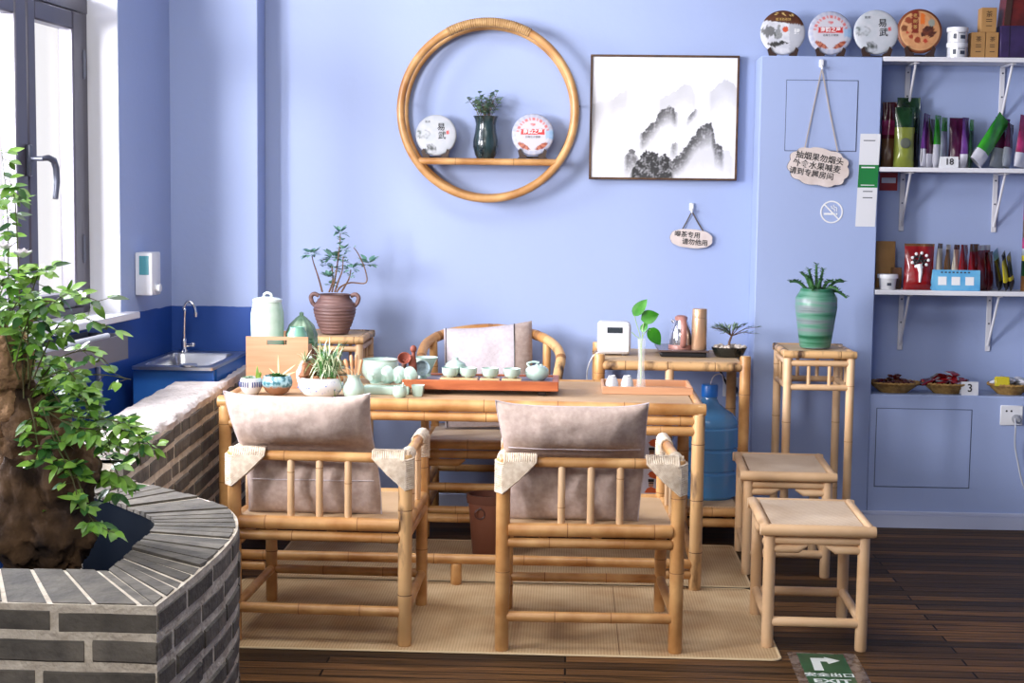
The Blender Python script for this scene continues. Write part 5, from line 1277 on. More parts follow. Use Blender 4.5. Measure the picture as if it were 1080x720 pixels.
MB().tube([(-6.5*q, 1*q, 0), (-5.8*q, 1*q, 10*q), (-4.6*q, 1.5*q, 21*q)], [3.0*q, 2.7*q, 2.6*q], 10).build('prop_post', mat('clay_dark', srgb(96,60,46), rough=.7), t)

# right-hand tray with cups and vase
a = at(635, 415.4, TT); b = at(730, 415.8, TT); yk = 5.81
t = thing('wooden_tray', 'pale wooden box tray at the right back of the tea table', 'tray', ((a.x+b.x)/2, a.y, TT+.0008)); hx = (b.x-a.x)/2; dd_ = yk-a.y; wd = .009; hh_ = .0275
k = MB(); k.b2(-hx, hx, 0, wd, 0, hh_, bev=.001).b2(-hx, hx, dd_-wd, dd_, 0, hh_, bev=.001).b2(-hx, -hx+wd, wd, dd_-wd, 0, hh_, bev=.001).b2(hx-wd, hx, wd, dd_-wd, 0, hh_, bev=.001); k.build('rim', 'box_wood', t)
MB().b2(-hx+wd, hx-wd, wd, dd_-wd, 0, .005).build('tray_base', 'box_wood', t)
zt2 = TT+.0063; yq = a.y+.075; q = yq/1600
for i, px in enumerate((645.5, 661.5)):
    c = ony(px, 400, yq); h_ = ony(px, 395.8, yq).z-zt2; t = thing('white_cup', ('left', 'right')[i]+' white cup turned upside down in the wooden box tray', 'cup', (c.x, yq, zt2), 0, 'upturned white cups')
    MB().lathe([(6.6*q, 0), (7.2*q, 0), (7.2*q, .008), (6.6*q, h_*.5), (4.6*q, h_*.86), (3.9*q, h_*.9), (3.9*q, h_), (3.2*q, h_), (3.0*q, h_*.93), (.001, h_*.93)], seg=32, fn=lambda a, z, r: r*(1+.03*math.cos(a*8)*min(1, z*30))).build('cup_body', 'porcelain', t)
glm = bpy.data.materials.new('clear_glass'); glm.use_nodes = True; b_ = glm.node_tree.nodes['Principled BSDF']; b_.inputs['Alpha'].default_value = .12; b_.inputs['Roughness'].default_value = .04; b_.inputs['IOR'].default_value = 1.12; b_.inputs['Base Color'].default_value = (.95,.98,.98,1); MATS['clear_glass'] = glm
yv = a.y+.07; c = ony(676, 400, yv); q = yv/1600; h_ = ony(676, 357, yv).z-zt2
t = thing('glass_vase', 'slim waisted glass vase holding a pothos cutting in the wooden box tray', 'vase', (c.x, yv, zt2))
MB().lathe([(.001, 0), (5.2*q, 0), (5.4*q, .006), (3.4*q, h_*.45), (3.2*q, h_*.6), (4.7*q, h_), (4.3*q, h_), (2.8*q, h_*.6), (3.0*q, h_*.45), (4.9*q, .010), (.001, .010)], seg=32).build('vase_glass', 'clear_glass', t)
t2 = thing('pothos_cutting', 'green pothos cutting with four leaves standing in the slim glass vase', 'plant', (c.x, yv, zt2))
def vp(px, py, dy=0): return ony(px, py, yv+dy)-V((c.x, yv, zt2))
k = MB()
for pts in ([(0, 0, .02), vp(676, 362), vp(671, 340), vp(669, 332)], [(0, 0, .02), vp(677, 360), vp(678, 346), vp(679, 340)], [(0, 0, .02), vp(677, 360), vp(682, 349), vp(686, 348)], [(.0, .002, .02), vp(675, 362), vp(670, 354), vp(666, 350)]): k.tube(smooth([V(p) for p in pts]), .0017, 6)
k.build('stems', mat('stem_green', srgb(150,180,120), rough=.5), t2)
k = MB()
def heart(mb, b, d, nrm, L, W): mb.leaf(b, d, nrm, L, W, droop=.12, fold=.18, n=8, tip=.4)
heart(k, vp(668, 333), V(vp(682, 315))-V(vp(668, 333)), (-.2, -1, .35), .080, .045)
heart(k, vp(676, 337), V(vp(694, 330))-V(vp(676, 336)), (0, -1, .3), .070, .055)
heart(k, vp(684, 346), V(vp(696, 362))-V(vp(684, 346)), (.3, -1, .1), .078, .052)
heart(k, vp(677, 350), V(vp(682, 340))-V(vp(677, 350)), (-.6, -1, .1), .042, .03)
k.build('leaves', mat('pothos', srgb(60,140,26), srgb(40,112,20), rough=.28, scale=20), t2)

# ------------------------------------------------------------------ the rack's load
yw = 6.22; q = yw/1600; c = ony(647.5, 358, yw); hz = (ony(647, 338.5, yw).z-CZ)
t = thing('white_appliance', 'white rounded box appliance with a small dark display on the left end of the rack', 'appliance', (c.x, yw, CZ+.0005))
MB().box((0, 0, .006+(hz-.006)/2), (35*q, .11, hz-.006), bev=.018, seg=4).build('housing', 'white_plastic', t)
MB().box((.0, -.0555, .006+hz*.48), (31*q, .004, hz*.80), bev=.0015).build('front_plate', mat('white_front', (.70,.72,.76,1), rough=.3), t)
MB().box((.5*q, -.0578, hz*.76), (16*q, .003, 6.0*q), bev=.001).build('display', mat('display_dark', (.03,.04,.05,1), rough=.15), t)
for x in (-10*q, 10*q): MB().lathe([(.001, 0), (.007, 0), (.007, .008), (.001, .008)], (x, -.02, 0), 12).build('foot', 'grey_plastic', t)
o_ = V((c.x, yw, CZ))
pts = smooth([ony(632, 371, yw+.02), ony(625, 376, yw+.03), ony(620, 388, yw+.06), ony(619, 402, yw+.09), ony(620, 440, yw+.12), ony(622, 480, yw+.14)])
MB().tube([rel(p, t) for p in pts], .0028, 6).build('cord', 'white_plastic', t)
yp = 6.14; a = ony(694, 378, yp); b = ony(748, 378, yp); t = thing('induction_plate', 'dark square warming plate under the kettle and flask', 'hot plate', ((a.x+b.x)/2, yp, CZ+.0005)); hx = (b.x-a.x)/2
MB().box((0, .14, .011), (hx*1.8, .25, .021), bev=.004).build('plate_body', 'black', t); MB().box((0, .14, .0255), (hx*2, .28, .008), bev=.002).build('plate_top', mat('plate_brown', srgb(92,76,72), rough=.2), t)
zk = CZ+.030
yk2 = 6.24; c = ony(718, 355, yk2); q = yk2/1600; h_ = ony(718, 337, yk2).z-zk
t = thing('glass_kettle', 'glass and steel kettle with a rose-brown handle on the warming plate', 'kettle', (c.x, yk2, zk))
MB().lathe([(.001, 0), (13*q, 0), (13*q, 3.4*q), (12.6*q, 4*q)], seg=36).build('base', mat('rose_plastic', srgb(168,116,104), rough=.35), t)
MB().lathe([(12.6*q, 3.6*q), (12.8*q, h_*.3), (11.5*q, h_*.6), (7.6*q, h_*.92), (6.4*q, h_)], seg=40).build('kettle_body', mat('kettle_steel', (.55,.55,.60,1), rough=.12, metal=.9), t)
MB().lathe([(6.6*q, h_-.004), (6.6*q, h_+3*q), (4*q, h_+4.6*q), (.001, h_+4.8*q)], seg=28).build('lid', 'rose_plastic', t)
k = MB(); k.tube(smooth([(1*q, -6.4*q, h_+2*q), (1.5*q, -13*q, h_*.9), (1.6*q, -15.5*q, h_*.55), (1.4*q, -14*q, h_*.2), (1.2*q, -12*q, h_*.12)], 5), [2.6*q]*26, 10); k.v = [V((v_.x*1.25, v_.y, v_.z)) for v_ in k.v]; k.build('handle', 'rose_plastic', t)
MB().tube([(-5*q, 3*q, h_*.86), (-9.5*q, 5*q, h_*.97)], [2.6*q, 1.4*q], 10).build('spout', 'kettle_steel', t)
c = ony(737.5, 350, 6.20); q = 6.2/1600; h_ = ony(738, 325.5, 6.20).z-zk
t = thing('thermos_flask', 'tall bronze thermos flask beside the kettle', 'flask', (c.x, 6.20, zk)); mat('bronze', srgb(204,164,130), rough=.32, metal=.5)
MB().lathe([(.001, 0), (7.6*q, 0), (8*q, .004), (8*q, h_*.72), (7.6*q, h_*.78)], seg=36).build('flask_body', 'bronze', t)
MB().lathe([(7.7*q, h_*.785), (7.7*q, h_*.98), (7.2*q, h_), (.001, h_)], seg=36).build('cap', 'bronze', t)
yb3 = 6.20; c = ony(772, 372, yb3); q = yb3/1600
t = thing('bonsai_pot', 'black oval pot with a feathery pale bonsai on the right end of the rack', 'potted plant', (c.x-.012, yb3, CZ+.0005)); h_ = ony(772, 366, yb3).z-CZ
MB().lathe([(.001, 0), (13*q, 0), (15*q, .006), (18*q, h_*.8), (19*q, h_), (18*q, h_), (17*q, h_*.85), (.001, h_*.85)], seg=44, sy=.75).build('pot_body', mat('black_glaze', (.012,.014,.012,1), rough=.15, coat=.5), t); pebbles(t, 16*q, h_*.95, 60, sy=.72, s=.009, seed=11)
k = MB(); f_ = MB(); rr = random.Random(21)
tr0 = [V((0, 0, h_*.8)), V((.0, 0, h_+.02)), V((.01, 0, h_+.05))]; k.tube(tr0, [.006, .005, .004], 8)
for i in range(14):
    tx = rr.uniform(-.075, .16); tz = h_+rr.uniform(.045, .10)-.10*abs(tx-.02)*.3; e = V((tx, rr.uniform(-.04, .04), tz)); b_ = V((.008, 0, h_+.045)); k.tube([b_, b_.lerp(e, .5)+V((0, 0, .012)), e], [.002, .0015, .0008], 5)
    for j in range(16):
        s = .3+.7*j/15; p_ = b_.lerp(e, s)+V((0, 0, .012*4*s*(1-s))); d_ = (e-b_).normalized(); f_.leaf(p_, d_+V((rr.uniform(-.6, .6), rr.uniform(-.9, .9), rr.uniform(-.2, .5))), (0, 0, 1), rr.uniform(.016, .030), .007)
k.build('branches', 'twig', t); f_.build('foliage', mat('fern_pale', srgb(150,170,150), srgb(104,130,114), rough=.6, scale=20, island=.3), t)
# water bottle
wm = bpy.data.materials.new('blue_bottle'); wm.use_nodes = True; b_ = wm.node_tree.nodes['Principled BSDF']; b_.inputs['Base Color'].default_value = (.10,.36,.72,1); b_.inputs['Alpha'].default_value = .62; b_.inputs['Roughness'].default_value = .12; MATS['blue_bottle'] = wm
yb4 = 6.235; c = ony(747.5, 450, yb4); q = yb4/1600; H_ = ony(747, 405, yb4).z-CB; R = .124
t = thing('water_bottle', 'large blue water bottle with a blue cap on the bottom of the rack', 'bottle', (c.x, yb4, CB+.0005))
prof = [(.001, .006), (R*.9, 0), (R, .012), (R, H_*.20)]
for z in (.22, .42, .62): prof += [(R, H_*z), (R*.955, H_*(z+.012)), (R*.955, H_*(z+.028)), (R, H_*(z+.04))]
prof = prof[:-2]+[(R*.985, H_*.66), (R*.93, H_*.70), (R*.78, H_*.745), (R*.52, H_*.79), (.040, H_*.83), (.031, H_*.87), (.030, H_*.94), (.026, H_*.94)]
MB().lathe(prof, seg=48).build('bottle_body', 'blue_bottle', t)
MB().lathe([(.031, H_*.89), (.034, H_*.89), (.034, H_*.985), (.031, H_*1.0), (.001, H_*1.0)], seg=28, fn=lambda a, z, r: r*(1+.012*math.cos(a*20))).build('cap', mat('cap_blue', srgb(30,120,220), rough=.3), t)
o_ = V(t.location); pts = smooth([(0, 0, H_*.98), (.012, 0, H_*1.06), (.03, 0, H_*1.09), (.05, .02, H_*1.08), (.06, .05, H_*1.02)]); MB().tube(pts, .003, 6).build('tube', 'white_plastic', t)
# carton
a = ony(672, 470, 6.13); b = ony(707, 470, 6.13); t = thing('snack_carton', 'white printed carton with orange blobs and two little figures on the bottom of the rack', 'carton', ((a.x+b.x)/2-.02, 6.13, CB+.0005)); hx = (b.x-a.x)/2+.02; hh_ = .425
MB().b2(-hx, hx, 0, .15, 0, hh_, bev=.001).build('carton_body', mat('carton_white', srgb(214,210,222), rough=.5), t)
mat('orange_print', srgb(220,100,50), rough=.5)
for z in (.233, .103):
    k = MB(); n = 26; cx_ = .045; pts = [V((cx_+.045*math.cos(2*PI*i/n)*(1+.08*math.sin(i*3)), -.0008, z+.019*math.sin(2*PI*i/n)*(1+.08*math.cos(i*2)))) for i in range(n)]; k.add(pts, [list(range(n))]); k.build('orange_patch', 'orange_print', t)
    k = MB().text('ulu!', .024, (cx_+.008, -.0012, z), (1, 0, .12), (0, 0, 1)); k.build('print', 'white_ink', t)
    k = MB(); zz = z-.046; k.box((.012, -.0012, zz+.008), (.019, .0012, .024), bev=.0005); k.build('figure_face', mat('skin_print', srgb(190,140,110), rough=.6), t)
    k = MB(); k.box((.012, -.0016, zz+.021), (.024, .0012, .012), bev=.0005).box((.012, -.002, zz+.010), (.020, .001, .004)); k.build('figure_hair', 'black', t)
    k = MB(); pts = [V((-.015, -.0014, zz-.03)), V((.045, -.0014, zz-.03)), V((.03, -.0014, zz-.012)), V((.012, -.0014, zz-.004)), V((-.004, -.0014, zz-.012))]; k.add(pts, [[0, 1, 2, 3, 4]]); k.build('figure_coat', 'orange_print', t)
pg = socket(762.5, 397.5, 778.5, 418, YW-.0005, 'white wall socket behind the right end of the rack above the blue bottle', 'black plug in the wall socket behind the rack', 'black', (773.5, 410.5))
pts = smooth([ony(773, 411, YW-.05), ony(775.5, 421, YW-.06), ony(771, 431, YW-.05), ony(770, 445, YW-.04), ony(770, 470, YW-.03)]); k = MB().tube([rel(p, pg) for p in pts], .004, 8)
pts = smooth([ony(775, 423, YW-.06), ony(768, 408, YW-.08), ony(761, 394, YW-.12), ony(757, 384, YW-.15)]); k.tube([rel(p, pg) for p in pts], .005, 8); k.build('cable', 'black', pg)

# ------------------------------------------------------------------ pots on the plant stands
def banded(name, cols, fz, rough=.35, seed=0):
    m = bpy.data.materials.new(name); m.use_nodes = True; nt = m.node_tree; N = nt.nodes; L = nt.links; b = N['Principled BSDF']; b.inputs['Roughness'].default_value = rough
    tc = N.new('ShaderNodeTexCoord'); mp = N.new('ShaderNodeMapping'); mp.inputs['Scale'].default_value = (2.5, 2.5, fz); mp.inputs['Location'].default_value = (seed, 0, 0); mp.inputs['Rotation'].default_value = (.05, .05, 0); L.new(tc.outputs['Object'], mp.inputs['Vector'])
    n = N.new('ShaderNodeTexNoise'); n.inputs['Scale'].default_value = 1; n.inputs['Detail'].default_value = 5; L.new(mp.outputs[0], n.inputs['Vector']); r = N.new('ShaderNodeValToRGB')
    while len(r.color_ramp.elements) < len(cols): r.color_ramp.elements.new(.5)
    for i, c_ in enumerate(cols): r.color_ramp.elements[i].position = .30+.4*i/(len(cols)-1); r.color_ramp.elements[i].color = c_
    L.new(n.outputs['Fac'], r.inputs['Fac']); L.new(r.outputs[0], b.inputs['Base Color']); MATS[name] = m; return m
yg = 6.09; c = ony(860, 350, yg); q = yg/1600; zb_ = .79+.0005; H_ = ony(860, 304, yg).z-zb_
t = thing('green_pot', 'green striped ceramic pot with a trailing cactus on the tall plant stand', 'potted plant', (c.x, yg, zb_))
MB().lathe([(.001, 0), (15*q, 0), (16*q, .006), (19.5*q, H_*.4), (22*q, H_*.68), (21.4*q, H_*.84), (17.5*q, H_*.95), (16.5*q, H_), (15*q, H_), (14.5*q, H_*.93), (.001, H_*.9)], seg=48, fn=lambda a, z, r: r*(1+.008*math.sin(z*260))).build('pot_body', banded('green_bands', [srgb(22,74,54), srgb(40,108,76), srgb(92,142,122), srgb(120,130,134), srgb(30,84,66)], 32, .35), t)
MB().lathe([(.001, H_*.92), (14.6*q, H_*.92)], seg=24).build('soil', 'soil', t)
k = MB(); rr = random.Random(31)
def spiky(mb, pts, r):
    pts = smooth(pts, 5); mb.tube(pts, [r*(1-.5*i/len(pts)) for i in range(len(pts))], 7)
    for p_ in pts[::1]:
        for j in range(4): a_ = rr.uniform(0, 6.28); mb.leaf(p_, (math.cos(a_), math.sin(a_)*.8, rr.uniform(.2, .9)), (0, 0, 1), r*2.4, r*1.1, droop=.1)
def gp(px, py, dy=0): return ony(px, py, yg+dy)-V((c.x, yg, zb_))
for (e, dy) in (((861, 279), 0), ((868, 284), .02), ((853, 284), -.01), ((845, 288), .0), ((851, 292), -.03), ((833, 297), -.02), ((878, 297), -.03), ((890, 297), 0), ((893, 314), -.02), ((884, 306), -.05), ((866, 296), -.05), ((857, 306), -.075)):
    tp = gp(e[0], e[1], dy); b_ = V((tp.x*.25, tp.y*.3, H_*.92)); m_ = b_.lerp(tp, .55)+V((0, 0, .018 if tp.z < H_+.06 else 0)); spiky(k, [b_, m_, tp], .0075)
k.build('cactus_stems', mat('cactus_green', srgb(76,124,70), srgb(46,92,56), rough=.5, scale=40), t)
yg = 6.27; c = ony(353, 340, yg); q = yg/1600; zb_ = .80+.0005; H_ = ony(353, 310, yg).z-zb_
t = thing('brown_pot', 'brown ribbed two-handled pot with a thin jade plant behind the tea table', 'potted plant', (c.x, yg, zb_))
pr2 = [(p_.x, p_.z) for p_ in smooth([(14*q, 0, 0), (15.2*q, 0, H_*.06), (19*q, 0, H_*.28), (22.2*q, 0, H_*.54), (21.6*q, 0, H_*.72), (17.6*q, 0, H_*.87), (15.6*q, 0, H_*.94), (17.4*q, 0, H_*1.0)], 16)]
MB().lathe([(.001, 0)]+pr2+[(15.5*q, H_), (14.8*q, H_*.93), (.001, H_*.9)], seg=48, fn=lambda a, z, r: r*(1+.016*math.sin(z/H_*75)) if r > .01 else r).build('pot_body', mat('brown_clay', srgb(126,96,90), srgb(98,72,68), rough=.55, scale=10, stretch=(1,1,6)), t)
for sx in (-1, 1): MB().tube(smooth([(sx*17*q, 0, H_*.95), (sx*22*q, 0, H_*1.0), (sx*25.5*q, 0, H_*.92), (sx*24*q, 0, H_*.78), (sx*21*q, 0, H_*.70)], 5), 2.3*q, 10).build('handle', 'brown_clay', t)
MB().lathe([(.001, H_*.92), (15.6*q, H_*.92)], seg=24).build('soil', 'soil', t)
def bp_(px, py, dy=0): return ony(px, py, yg+dy)-V((c.x, yg, zb_))
k = MB(); f_ = MB(); rr = random.Random(41)
def tuft(p_, R, n):
    for i in range(n): a_ = rr.uniform(0, 6.28); e = rr.uniform(-.5, 1); f_.leaf(V(p_)+V((math.cos(a_)*R*.3, math.sin(a_)*R*.3, e*R*.3)), (math.cos(a_), math.sin(a_), e), (0, 0, 1), R*rr.uniform(.5, 1), R*.5, droop=.05, fold=.3)
stems = [[bp_(340, 308), bp_(336, 293), bp_(331, 278), bp_(329, 270)], [bp_(350, 308), bp_(354, 290), bp_(358, 262), bp_(359, 246)], [bp_(353, 308), bp_(357, 296), bp_(361, 285), bp_(362, 270)], [bp_(355, 308), bp_(360, 302), bp_(370, 298), bp_(386, 298), bp_(385, 284), bp_(378, 268), bp_(373, 261)], [bp_(347, 308), bp_(351, 296), bp_(350, 280)], [bp_(360, 308), bp_(368, 294), bp_(370, 284)]]
for s_ in stems: s2 = smooth(s_, 5); k.tube(s2, [.0045*(1-.6*i/len(s2)) for i in range(len(s2))], 6)
for (px, py, r_, n_) in ((328, 268, 8, 10), (359, 245, 7, 10), (361, 254, 5, 7), (357, 258, 4, 6), (362, 264, 6, 9), (351, 273, 9, 18), (361, 270, 5, 7), (343, 279, 6, 8), (353, 284, 6, 9), (370, 284, 7, 10), (347, 293, 7, 10), (350, 300, 6, 8), (388, 278, 9, 14), (370, 291, 4, 5), (364, 277, 4, 6), (373, 261, 2.4, 3)): tuft(bp_(px, py, rr.uniform(-.03, .03)), r_*q*1.35, int(n_*1.8))
k.build('stems', 'twig', t); f_.build('foliage', mat('jade_leaf', srgb(136,178,160), srgb(80,132,116), rough=.45, scale=20, island=.3), t)

# ------------------------------------------------------------------ goods on the wall shelves
def shelfz(n): return {1: 1.971, 2: 1.518, 3: 1.007, 4: LT}[n]+.0006
mat('tin_print', srgb(60,66,80), rough=.5)
for i in range(2):
    c = ony(1010, 50, 6.46); q = 6.46/1600; h_ = 15.6*q; t = thing('white_tin', ('lower', 'upper')[i]+' white round tin of the pair stacked on the top shelf', 'tin', (c.x, 6.47, shelfz(1)+i*(h_+.0006)), 0, 'white tins on the top shelf')
    MB().lathe([(.001, 0), (9.4*q, 0), (10*q, .002), (10*q, h_-.018)], seg=36).build('tin_body', 'porcelain', t); MB().lathe([(10.6*q, h_-.018), (10.8*q, h_-.016), (10.8*q, h_-.001), (10.4*q, h_), (.001, h_)], seg=36).build('lid', 'white_plastic', t)
    k = MB()
    for (a0, w_, z, hh_) in ((-PI/2+.35, .4, .35, .3), (-PI/2-.5, .2, .4, .4), (-PI/2+.25, .6, .6, .06)):
        for j in range(4): a_ = a0+w_*(j/3-.5); k.box((10.05*q*math.cos(a_), 10.05*q*math.sin(a_), h_*z), (.006, .001, h_*hh_*.8), Rz(a_+PI/2))
    k.build('print', 'tin_print', t)
mat('kraft', srgb(176,134,80), srgb(160,118,68), rough=.7, scale=10); mat('kraft_ink', srgb(60,44,30), rough=.7)
def kraft(label, px0, px1, py0, zb, y, rz=0):
    a = ony(px0, 50, y); b = ony(px1, 50, y); h_ = ony((px0+px1)/2, py0, y).z-zb; t = thing('kraft_box', label, 'box', ((a.x+b.x)/2, y, zb), rz, 'kraft boxes on the top shelf'); w_ = (b.x-a.x)/2
    MB().b2(-w_, w_, 0, .06, 0, h_, bev=.001).build('box_body', 'kraft', t); k = MB(); k.text('茶', w_*.9, (0, -.0006, h_*.72), (1, 0, 0), (0, 0, 1))
    for z in (.52, .44, .26): bar(k, (-w_*.4, h_*z), (w_*.4, h_*z), .003, -.001)
    k.build('print', 'kraft_ink', t); return h_
zb1 = shelfz(1); hk = kraft('lower left kraft box on the top shelf beside the white tins', 1024.5, 1039, 34, zb1, 6.45); kraft('lower right kraft box on the top shelf beside the purple box', 1039.8, 1053, 34, zb1, 6.45)
kraft('kraft box stacked on top of the two others on the top shelf', 1034, 1050, 8, zb1+hk+.0006, 6.45)
a = ony(1055, 50, 6.44); t = thing('purple_box', 'dark purple gift box at the right end of the top shelf', 'box', (a.x, 6.44, zb1)); hpz = ony(1060, 27, 6.44).z-zb1
MB().b2(0, .26, 0, .14, 0, hpz, bev=.002).build('box_body', mat('purple_card', srgb(56,40,86), srgb(46,32,70), rough=.5, scale=20), t)
MB().b2(.035, .038, -.001, .001, .002, hpz-.002).build('box_edge', mat('purple_dark', srgb(28,18,44), rough=.6), t)
t = thing('red_gift_bag', 'dark red gift box on top of the purple box at the top right corner', 'box', (a.x+.0, 6.445, zb1+hpz+.0006)); 
MB().prism([(.01, 0), (.02, .12), (.20, .14), (.20, 0)], .10).build('box_body', mat('dark_red_card', srgb(104,26,22), srgb(76,18,16), rough=.5, scale=20), t)
MB().prism([(.012, .002), (.02, .118), (.045, .118), (.035, .002)], .004, 0, Matrix.Translation((0, -.004, 0))).build('brown_edge', mat('brown_card', srgb(60,34,26), rough=.6), t)

MATS['pk'] = None
def foil(name, c1, c2=None): return mat(name, c1, c2, rough=.25, scale=14, coat=.3, bump=.25, bscale=30)
foil('foil_purple', srgb(110,60,140), srgb(80,40,110)); foil('foil_green', srgb(60,160,40), srgb(40,130,40)); foil('foil_plum', srgb(80,24,60), srgb(56,16,44)); foil('foil_white', srgb(206,206,216)); foil('foil_red', srgb(150,24,28), srgb(116,14,20)); foil('foil_dark_red', srgb(96,18,24), srgb(66,12,18))
foil('foil_olive', srgb(140,150,60), srgb(120,128,50)); foil('foil_deep_green', srgb(30,70,36), srgb(18,46,24)); foil('foil_pink', srgb(180,50,110), srgb(110,30,60)); foil('foil_black', srgb(26,24,28)); foil('foil_yellow', srgb(206,190,50)); foil('foil_cream', srgb(214,206,186)); foil('foil_brown', srgb(110,76,44), srgb(90,60,34)); foil('foil_silver', srgb(170,176,186), srgb(130,140,150))
def pouch(label, px, n, w_, h_, d_, mats, y=6.47, rz=0, lean=0, roll=0, bands=None, name='snack_packet', cat='packet', group=None, dz=0):
    """a filled foil pouch standing on shelf n: bottom gusset, flat seal on top; bands = [(v from, v to, material slot)]"""
    c = ony(px, 150, y); t = thing(name, label, cat, (c.x, y, shelfz(n)+dz), rz, group); R = Ry(roll) @ Rx(-lean); k = MB(); nu, nv = 14, 18; sd = rnd.random()*40; minz = 9
    for side in (-1, 1):
        o = len(k.v)
        for j in range(nv+1):
            v_ = j/nv; th = d_*.5*max(.02, (1-v_**2.2))*min(1, .45+v_*4)
            for i in range(nu+1):
                u = -1+2*i/nu; e = max(0, 1-abs(u)**2.5)**.6; p_ = V((u*w_/2*(1-.04*math.sin(PI*v_)), side*th*e+mnoise.noise(V((u*1.5+sd, v_*3, side)))*d_*.14*(1 if v_ > .1 else 0), v_*h_)); p_ = R @ p_; minz = min(minz, p_.z); k.v.append(p_)
        for j in range(nv):
            s_ = 0
            for (b0, b1, sl) in (bands or []):
                if b0 <= (j+.5)/nv < b1: s_ = sl
            for i in range(nu): p_ = o+j*(nu+1)+i; f = [p_, p_+1, p_+nu+2, p_+nu+1]; k.f.append(f if side < 0 else f[::-1]); k.m.append(s_)
    k.v = [V((v_.x, v_.y, v_.z-minz)) for v_ in k.v]
    k.build('foil_body', mats, t, angle=60); return t, R, minz
q = 6.47/1600
def on_face(t, R, minz, h_, parts):      # printed shapes lying on the packet's front
    for (nm, m_, pts) in parts:
        k = MB(); k.add([R @ V((x, -yy, z))-V((0, 0, minz)) for (x, yy, z) in pts], [list(range(len(pts)))]); k.build(nm, m_, t)
pouch('dim red and brown packet in the shaded left corner of the second shelf', 937, 2, 15*q, 68*q, .05, ['foil_dark_red', 'foil_brown', 'foil_pink'], y=6.53, bands=[(0, .42, 1), (.5, .7, 2)])
pouch('dark green packet standing behind the olive one on the second shelf', 957, 2, 24*q, 73*q, .05, ['foil_deep_green', 'foil_black'], y=6.545, bands=[(.0, .5, 1)])
t, R, mz = pouch('tall olive packet with a dark green top on the second shelf', 953.5, 2, 21*q, 62*q, .05, ['foil_olive', 'foil_deep_green'], y=6.475, bands=[(.66, 1.1, 1)])
k = MB(); k.ball((0, -.028, 25*q), .022, 14, sy=.15); k.build('picture', mat('print_grey_green', srgb(90,96,84), rough=.5), t)
pouch('purple packet turned edge-on nearest to the olive packet on the second shelf', 975, 2, .060, 55*q, .030, ['foil_purple', 'foil_white'], rz=.95, roll=.10, bands=[(0, .35, 1)])
pouch('thin plum packet turned edge-on left of the bright green ones on the second shelf', 981, 2, .060, 50*q, .022, ['foil_plum', 'foil_white'], rz=.95, roll=.05, bands=[(0, .3, 1)])
pouch('bright green packet turned edge-on behind the left of the price card 18', 988.5, 2, .060, 54*q, .028, ['foil_green', 'foil_white'], rz=.95, bands=[(0, .42, 1)])
pouch('slim green and silver packet turned edge-on behind the price card 18', 995.5, 2, .060, 52*q, .018, ['foil_silver', 'foil_green'], rz=.95, bands=[(.7, 1.1, 1)])
t, R, mz = pouch('dark plum packet with a white foot facing out right of the price card 18', 1010, 2, 20*q, 52*q, .04, ['foil_plum', 'foil_white'], y=6.50, rz=.25, bands=[(0, .16, 1)])
pouch('purple packet with a white foot in front of the dark plum one', 1018, 2, .050, 52*q, .035, ['foil_purple', 'foil_white'], rz=.8, bands=[(0, .28, 1)])
pouch('slim green packet right of the purple one in the middle of the second shelf', 1024.5, 2, .044, 50*q, .016, ['foil_deep_green', 'foil_green'], rz=.95, bands=[(.8, 1.1, 1)])
pouch('bright green packet lying slanted on the second shelf', 1030, 2, .075, 60*q, .040, ['foil_green', 'foil_white'], y=6.44, rz=.5, roll=.66, bands=[(0, .25, 1)])
pouch('plum and silver packet leaning behind the slanted green one', 1052, 2, .08, 52*q, .035, ['foil_plum', 'foil_silver', 'foil_purple'], y=6.52, rz=.5, roll=.12, bands=[(0, .4, 1), (.8, 1.1, 2)])
pouch('dark silver packet between the slanted green one and the pink one', 1062, 2, .06, 46*q, .03, ['foil_plum', 'foil_silver'], y=6.49, rz=.9, roll=.18, bands=[(0, .45, 1)])
pouch('bright pink packet at the right edge of the second shelf', 1077, 2, .08, 54*q, .035, ['foil_pink', 'foil_white'], y=6.49, rz=.6, roll=.14, bands=[(0, .3, 1)])
def price(px0, px1, py0, n, txt, label):
    y = 6.415; a = ony(px0, 170, y); b = ony(px1, 170, y); zb = shelfz(n); h_ = ony(px0, py0, y).z-zb; t = thing('price_card', label, 'price card', ((a.x+b.x)/2, y, zb)); w_ = (b.x-a.x)/2
    k = MB(); k.box((0, 0, h_/2), (w_*2, .002, h_), Rx(-.12), bev=.0004).box((0, .016, h_*.46), (w_*2, .002, h_*.98), Rx(.5), bev=.0004); k.build('folded_card', 'paper', t)
    MB().text(txt, h_*.8, (0, -.0016, h_*.52), (1, 0, 0), Rx(-.12) @ V((0, 0, 1)), thick=.0008).build('number', 'ink', t)
price(991.5, 1011, 165, 2, '18', 'folded white price card reading 18 on the second shelf')
price(1023.5, 1042, 402.5, 4, '3', 'folded white price card reading 3 between the snack baskets')
